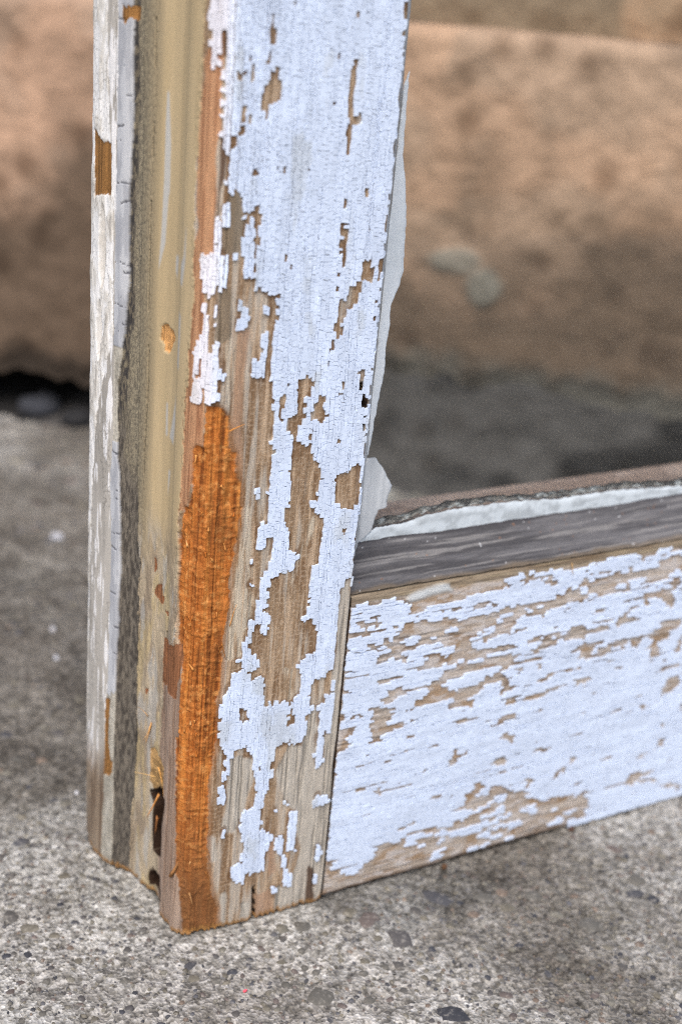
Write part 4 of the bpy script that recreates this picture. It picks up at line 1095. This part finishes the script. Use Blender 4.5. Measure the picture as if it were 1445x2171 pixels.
ct = mixa(lin(138, 123, 102), lin(106, 91, 72), sstep(.4, .62, fbm(X * .08, Vv * 1.6, 521, 4))); ct = mixa(ct, lin(186, 172, 140), .5 * sstep(.6, .72, gr2))
cr = mixa(cr, ct, topw * .85); hr = hr - .3 * topw * (fbm(X * .1, Vv * 1.2, 523, 3))
res_ = sstep(.52, .64, fbm(X * .35, Vv * 1.1, 525, 4)) * (1 - topw); cr = mixa(cr, lin(206, 202, 202), .55 * res_); hr = hr + .05 * res_
smr = MR['smear'].soft(.35)(wx, wv); cr = mixa(cr, lin(198, 204, 208), .9 * smr); hr = hr + .35 * smr
cr = mixa(cr, lin(124, 88, 52), .75 * sstep(2.2, .2, Vv + .8 * (bl - .5)))
yv = np.where(Vv < 0, -Vv * .97, 0.0); zv = np.where(Vv < 0, 0.0, Vv)
rnd = 0.8 * np.exp(-np.clip(Vv, 0, None) / .7); yv = yv + rnd * (Vv >= 0) + .8 * (Vv < 0)
ytop = np.where(Vv > 74.4, (Vv - 74.4) * 1.6, 0); yv = yv + ytop; zv = np.where(Vv > 74.4, 74.4 + (Vv - 74.4) * .35, zv)
zbr = 0.55 + .7 * fbm(xs * .25, xs * 0, 531, 3) * 1.0 + .6 * sstep(118, 125, xs) * sstep(140, 128, xs)
V = np.stack([X, YR + yv - hr, zv + zbr[:, None] * np.exp(-np.clip(Vv, 0, None) / 3)], -1).reshape(-1, 3)
F = grid_faces(*X.shape); Vc, Fc = box_vf(36.6, 207, 2.6, 47.2, 1.6, 73.2)
n0 = len(V); F = np.concatenate([F, Fc + n0])
rail = sash_part('bottom_rail', np.concatenate([V, Vc]), F, M_wood_h, np.concatenate([np.clip(cr, .004, .95).reshape(-1, 3), np.tile(lin(86, 64, 46), (8, 1))]), np.concatenate([np.stack([X, Vv], -1).reshape(-1, 2), np.zeros((8, 2))]))
rail['label'] = 'bottom rail with white paint flaking in level strips'
def rail_surf(x, z, d): return np.stack([x, YR - d, z + 0 * d], -1)
def wander_r(z, x, i): return z + 0.5 * (vn(x * .03, z * .2, 601) - .5) + .12 * (vn(x * .3, z * .6, 603) - .5)
def gap_r(z, x, i):
    r = hsh(np.array([i]), np.array([int(x / 7 + i * .37)]), 15)[0]
    g = 0.0 if r < .55 else (0.012 if r < .85 else 0.028)
    if hsh(np.array([i]), np.array([int(x / 24 + i * .61)]), 16)[0] > .9: g += 0.04
    return g
def keep_r(z, x):
    if x < 37.0 and hsh(np.array([int(z)]), np.array([5]), 18)[0] > .7: return False
    if z > 73.8 or z < .8: return False
    if x < 158:
        jz = z + .35 * (float(vn(x * .9, z * 2.1, 611)) - .5); jx = x + 1.4 * (float(vn(x * .8 + 3, z * 2.3, 613)) - .5)
        if z < 15 and x > 58 and z > 2 and float(fbm(np.array(x * .22), np.array(z * .9), 619, 3)) > .60: return True
        return bool(paintr.at(jx, jz)) and float(fbm(np.array(x * .10), np.array(z * 1.25), 615, 3)) < .75 - .07 * float(sstep(40, 66, z))
    return float(fbm(np.array(x * .12), np.array(z * .5), 605, 3)) < .56 and z < 70
cells = make_cells(0.8, 74.2, X0 + .1, 206, (0.34, 0.80), (0.65, 1.9), keep_r, wander_r, gap_r, transpose=True)
def col_r(u, z, rg, m):
    d = fbm(u * .1, z * .6, 617, 4)[:, None]
    return P_WHITE * (1 - .3 * (d - .5)) * (1 + 0.03 * rg.standard_normal((m, 1)))
film('rail', cells, rail_surf, col_r, rail, M_paint)

# ---- inner bead behind the glass, brown-mauve and checked across
xb = np.concatenate([np.arange(40, 190, .5), np.arange(190, 208, 3)])
prof = [(13.2, 70.0), (13.3, 72.5)] + [(14 + 29 * t, 74.6 + 1.2 * math.sin(t * math.pi * .5)) for t in np.linspace(0, 1, 24)] + [(44 + 3.6 * math.sin(t), 72.2 + 3.6 * math.cos(t)) for t in np.linspace(.1, math.pi / 2, 8)] + [(47.6, 60.0)]
pr = np.array(prof); XB, IB = np.meshgrid(xb, np.arange(len(pr)), indexing='ij')
ph = XB + 0.55 * pr[IB, 0] + 1.6 * vn(XB * .3, IB * .3, 701); ckb = np.abs((ph / 3.3) % 1 - .5) * 3.3
crb = (ckb < .16) * (vn(XB * .25, IB * .12, 703) > .25)
zz = pr[IB, 1] + .25 * (fbm(XB * .2, IB * .3, 705, 3) - .5) - .35 * crb
cb = mixa(lin(170, 150, 140), lin(146, 126, 116), sstep(.4, .62, fbm(XB * .1, IB * .4, 707, 3))); cb = mixa(cb, lin(88, 74, 68), .8 * crb)
cb = mixa(cb, lin(84, 80, 80), .8 * sstep(38, 33, pr[IB, 0] + 3 * (vn(XB * .3, IB * 1., 709) - .5)))
sash_part('inner_bead', np.stack([XB, pr[IB, 0], zz], -1).reshape(-1, 3), grid_faces(*XB.shape), M_wood_h, cb.reshape(-1, 3), np.stack([XB, pr[IB, 0]], -1).reshape(-1, 2))

# ---- glazing putty: a dark weathered fillet along the rail, a pale one up the stile
xp = np.concatenate([np.arange(36.6, 156, .3), np.arange(156, 208, 2)]); tp = np.linspace(0, 1, 46)
XP, TP = np.meshgrid(xp, tp, indexing='ij')
e0 = 0.35 * (fbm(xp * .12, xp * 0, 801, 3) - .5)[:, None]; e1 = 1.0 * (fbm(xp * .045, xp * 0, 803, 3) - .5)[:, None]
yp = 0.9 + e0 + (10.35 - .9 - e0) * TP
zp = 75.0 + .5 * e0 + (82.2 + e1 - 75.0) * (TP ** 1.12) + .5 * (fbm(XP * .25, TP * 4, 805, 4) - .5) + .35 * (fbm(XP * .05, TP * 9, 807, 3) - .5) * np.sin(TP * math.pi)
cp = mixa(lin(96, 95, 98), lin(68, 67, 70), sstep(.35, .66, fbm(XP * .05, TP * 9, 811, 4)))
cp = mixa(cp, lin(140, 138, 138), .6 * sstep(.58, .7, fbm(XP * .04, TP * 20, 813, 3)))
cp = mixa(cp, lin(136, 118, 92), .4 * sstep(.14, .02, TP + .12 * (fbm(XP * .2, TP, 815, 3) - .5)))
cp = mixa(cp, lin(208, 210, 214), .7 * (vn(XP * 1.7, TP * 22, 817) > .97)); cp = mixa(cp, lin(150, 104, 66), .6 * (vn(XP * 1.1 + 40, TP * 18, 818) > .965))
cp = mixa(cp, lin(58, 56, 60), .7 * sstep(.90, .97, TP))
sash_part('glazing_putty', np.stack([XP, yp, zp], -1).reshape(-1, 3), grid_faces(*XP.shape), M_putty, cp.reshape(-1, 3), np.stack([XP, TP * 12], -1).reshape(-1, 2))
zp2 = np.concatenate([np.arange(82, 190, .35), np.arange(190, 226, 2)]); ZP, TP = np.meshgrid(zp2, np.linspace(0, 1, 28), indexing='ij')
xw = W - .15 + 7.9 * TP + .35 * (fbm(ZP * .2, TP * 3, 821, 3) - .5) + .25 * (fbm(ZP * .05, TP * 8, 823, 3) - .5)
yw = .4 + 9.95 * TP
cw = mixa(lin(200, 204, 208), lin(150, 148, 144), sstep(.48, .62, fbm(ZP * .06, TP * 7, 825, 4))); cw = mixa(cw, lin(120, 104, 84), .7 * sstep(.62, .7, fbm(ZP * .05, TP * 9, 827, 3)))
sash_part('glazing_putty', np.stack([xw, yw, ZP], -1).reshape(-1, 3), grid_faces(*ZP.shape, flip=True), M_putty, cw.reshape(-1, 3), np.stack([TP * 12, ZP], -1).reshape(-1, 2))

# ---- glass and what sticks to it
Vg, Fg = box_vf(40.5, 207, 10.5, 12.6, 78.0, 226)
pane = sash_part('glass_pane', Vg, Fg, M_glass, smooth=False)
def plate(name, poly, y0, th, mat, colfn, rough=.2, seed=0, along=1, step=.3, nw=9, edge=.25):
    """a film of paint on the glass: ragged outline, thin rim, slightly thicker middle"""
    p = np.array(poly); t = np.arange(p[:, along].min() + .02, p[:, along].max(), step); lo, hi = [], []
    for q in t:
        xsn = []
        for k in range(len(p)):
            a, b = p[k], p[(k + 1) % len(p)]
            if (a[along] > q) != (b[along] > q): xsn.append(a[1 - along] + (b[1 - along] - a[1 - along]) * (q - a[along]) / (b[along] - a[along]))
        lo.append(min(xsn)); hi.append(max(xsn))
    lo = np.array(lo); hi = np.array(hi)
    hi = hi + rough * (fbm(t * .9, t * 0 + seed, 900 + seed, 3) - .5) * 2; lo = lo + rough * (fbm(t * .9, t * 0 + seed, 950 + seed, 3) - .5) * 2
    s_ = np.linspace(0, 1, nw); T, S = np.meshgrid(t, s_, indexing='ij')
    Q = lo[:, None] + (hi - lo)[:, None] * S
    d = np.minimum(np.minimum(S, 1 - S) * np.maximum(hi - lo, .05)[:, None] / edge, 1) ** .5
    xx, zz = (Q, T) if along == 1 else (T, Q)
    Y = y0 - th * d * (.75 + .4 * fbm(xx * .4, zz * .25, 970 + seed, 3))
    V = np.stack([xx, Y, zz], -1).reshape(-1, 3); F = grid_faces(len(t), nw); n0 = len(V)
    Vb = np.stack([xx, np.full_like(Y, y0), zz], -1).reshape(-1, 3)
    V = np.concatenate([V, Vb]); F = np.concatenate([F, F[:, ::-1] + n0])
    return mesh_obj(name, V, F, mat, pane, colfn(V), V[:, [0, 2]])
GP = [pts(f) for f in GLASSPAINT['p']]
white_ = lambda co: mixa(np.tile(lin(206, 216, 224), (len(co), 1)), lin(168, 176, 182), .8 * sstep(.46, .68, fbm(co[:, 0] * .35, co[:, 2] * 1.2, 965, 4)))
grey_ = lambda co: mixa(np.tile(lin(216, 221, 226), (len(co), 1)), lin(186, 192, 198), vn(co[:, 0] * 1.4, co[:, 2] * .12, 961))
plate('paint_overlap', GP[0], 10.49, .35, M_glasspaint, lambda co: mixa(np.tile(lin(226, 234, 242), (len(co), 1)), lin(204, 213, 221), vn(co[:, 0] * .3, co[:, 2] * .1, 967)), .18, 1)
plate('paint_smear', GP[1], 10.48, .5, M_glasspaint, grey_, .35, 2, nw=16)
plate('paint_overlap', GP[2], 10.48, .3, M_glasspaint, white_, .30, 3, along=0)
lowe = GP[2][1:15]; xg = np.arange(44, 152, .3); lz = np.interp(xg, lowe[:, 0], lowe[:, 1])
XG, TG = np.meshgrid(xg, np.linspace(0, 1, 9), indexing='ij')
hgt_ = (0.35 + 1.3 * fbm(xg * .25, xg * 0, 971, 3))[:, None]; bot_ = (-.5 + .6 * (vn(xg * .8, xg * 0, 973) - .5))[:, None]
zg = lz[:, None] + bot_ + (hgt_ - bot_) * TG; yg = 12.62 + (.05 + .45 * fbm(XG * .9, TG * 4, 975, 3)) * np.sin(TG * math.pi) ** .5
cg = mixa(lin(84, 82, 84), lin(136, 132, 130), sstep(.42, .62, fbm(XG * .5, TG * 5, 977, 4))); cg = mixa(cg, lin(196, 198, 202), .9 * sstep(.60, .68, fbm(XG * .45, TG * 3 + 7, 979, 4)))
gl_ = mesh_obj('grime_line', np.stack([XG, yg, zg], -1).reshape(-1, 3), grid_faces(*XG.shape), M_putty, pane, cg.reshape(-1, 3), np.stack([XG, TG * 2], -1).reshape(-1, 2))

# ---- torn fibres
def sliver(p0, d0, nrm, L, w, curl, col, parent, name='splinter', n=5):
    """a thin tapering curl of wood standing off the surface"""
    d0 = np.array(d0, float); d0 /= np.linalg.norm(d0); nrm = np.array(nrm, float); s = np.cross(d0, nrm); V = []
    for k in range(n + 1):
        t = k / n; c = np.array(p0) + d0 * L * (t - .25 * curl * t * t) + nrm * (.05 + curl * L * t * t)
        ww = w * (1 - .75 * t) * .5
        V += [c + s * ww, c - s * ww, c + nrm * ww * .8]
    F4 = []
    for k in range(n):
        a = 3 * k; b = a + 3
        F4 += [(a, a + 1, b + 1, b), (a + 1, a + 2, b + 2, b + 1), (a + 2, a, b, b + 2)]
    F3 = [(0, 2, 1), (3 * n, 3 * n + 1, 3 * n + 2)]
    V = np.array(V)
    return sash_part(name, V, F4, M_fibre, np.tile(np.asarray(col), (len(V), 1)), V[:, [0, 2]], F3, parent)
rs = random.Random(4); made = 0
while made < 20:
    z = rs.choice([rs.uniform(60, 110), rs.uniform(86, 100), rs.uniform(2, 108), rs.uniform(48, 56)]); u = rs.uniform(-8, 11)
    if not MS['orange'].at(u, z): continue
    x, y, nx, ny = [float(q) for q in P(np.array(u))]; nrm = np.array([nx, ny, 0]); tan = np.array([-ny, nx, 0])
    p0 = np.array([x, y, z]) - nrm * .75
    ang = rs.gauss(0, .5); d = tan * math.sin(ang) + np.array([0, 0, rs.choice([-1, 1])]) * math.cos(ang)
    c = lin(*rs.choice([(214, 148, 82), (224, 168, 108), (200, 126, 58), (184, 108, 46)]))
    sliver(p0, d, nrm, rs.uniform(.7, 1.8), rs.uniform(.35, .8), rs.uniform(.05, .35), c, stile); made += 1
made = 0
while made < 10:      # along the ragged right edge of the gouge
    z = rs.uniform(5, 108); u = rs.uniform(4, 12)
    if MS['orange'].at(u, z) == MS['orange'].at(u + .8, z): continue
    x, y, nx, ny = [float(q) for q in P(np.array(u))]; nrm = np.array([nx, ny, 0])
    sliver(np.array([x, y, z]) - nrm * .3, (rs.uniform(-.4, .4), 0, rs.choice([-1, 1])), nrm, rs.uniform(1.5, 4), rs.uniform(.15, .3), rs.uniform(.0, .15), lin(170, 112, 56), stile); made += 1
for (u, z, d, L, w, cu, c) in [(-13.5, 31, (-.55, .35, .15), 4.5, .5, .1, (222, 180, 116)), (-12.5, 34, (.2, -.3, -1), 7, .6, .12, (214, 160, 92)), (-11.8, 28, (-.3, .2, -1), 6.5, .8, .05, (196, 136, 76)), (-12.2, 22, (.1, .3, -1), 6, 1.0, .02, (150, 100, 60)),
                              (-17, 42, (-.1, .2, -1), 4, .5, .2, (206, 160, 104)), (-18, 44, (-.3, .2, .6), 3, .6, .3, (188, 150, 108)), (-16.5, 43, (-.1, .1, -1), 5.5, .5, .1, (200, 150, 90)), (-4.5, 14.5, (.45, -.2, 1), 7, 1.3, .05, (150, 106, 66)), (1.5, 12, (.2, -.1, -.7), 3, .5, .2, (176, 130, 84)), (8, 73, (.2, 0, 1), 5, .3, .1, (210, 150, 84)), (5.5, 112, (1, -.1, .45), 3.2, .35, .12, (206, 140, 70))]:
    x, y, nx, ny = [float(q) for q in P(np.array(u))]; nrm = np.array([nx, ny, 0])
    sliver(np.array([x, y, z]) + nrm * .15, d, nrm, L, w, cu, lin(*c), stile)
o = sliver((95.2, .1, 73.9), (.25, 0, -1), (0, -1, 0), 3.0, .35, .12, lin(200, 160, 104), rail)

# ---------------------------------------------------------------- loose bits on the concrete
def chip(x, y, r, c, label, cat='paint chip', th=.35, seed=1):
    rg = np.random.default_rng(seed); n = 6; t = np.arange(n) * 2 * math.pi / n; rr = rg.uniform(.6, 1.1, n)
    ring = np.stack([np.cos(t) * rr * r, np.sin(t) * rr * r * .55, rg.uniform(-.05, .05, n) * r], 1)
    V = np.concatenate([ring + [0, 0, .1], ring + [0, 0, .1 + th]])
    F = [(i, (i + 1) % n, n + (i + 1) % n, n + i) for i in range(n)]; F3 = [(n, n + i, n + i + 1) for i in range(1, n - 1)] + [(0, i + 1, i) for i in range(1, n - 1)]
    o = mesh_obj(cat.replace(' ', '_'), V, F, M_paint, None, np.tile(lin(*c), (len(V), 1)), V[:, :2], False, F3)
    o.location = (x * MM, y * MM, (float(ground_h(x, y)) + .25) * MM); o.rotation_euler = (.1, -.08, rg.uniform(0, 3)); tag(o, label, cat)
chip(69.9, 234, 5.0, (182, 184, 190), 'white paint chip on the ground far left, nearest the step', seed=2)
chip(37.4, 159.4, 2.2, (190, 190, 194), 'pale paint chip on soiled concrete left of the stile, middle of three', seed=3)
chip(30.3, 139.6, 1.8, (186, 188, 194), 'tiny pale paint chip just below another chip, left of the stile', seed=4)
chip(4.9, 65.6, 1.0, (220, 220, 224), 'tiny white paint chip close to the back foot of the stile', seed=5)
chip(4.7, -20.6, .6, (232, 92, 108), 'tiny pink-red fleck on the concrete in front of the stile', 'fleck', .3, 6)
chip(70, -.9, 1.3, (92, 66, 46), 'small rust-brown wood crumb under the rail edge', 'wood crumb', .3, 7)
chip(110, -.4, 1.5, (80, 56, 40), 'dark brown wood crumb under the rail, farther right', 'wood crumb', .3, 8)
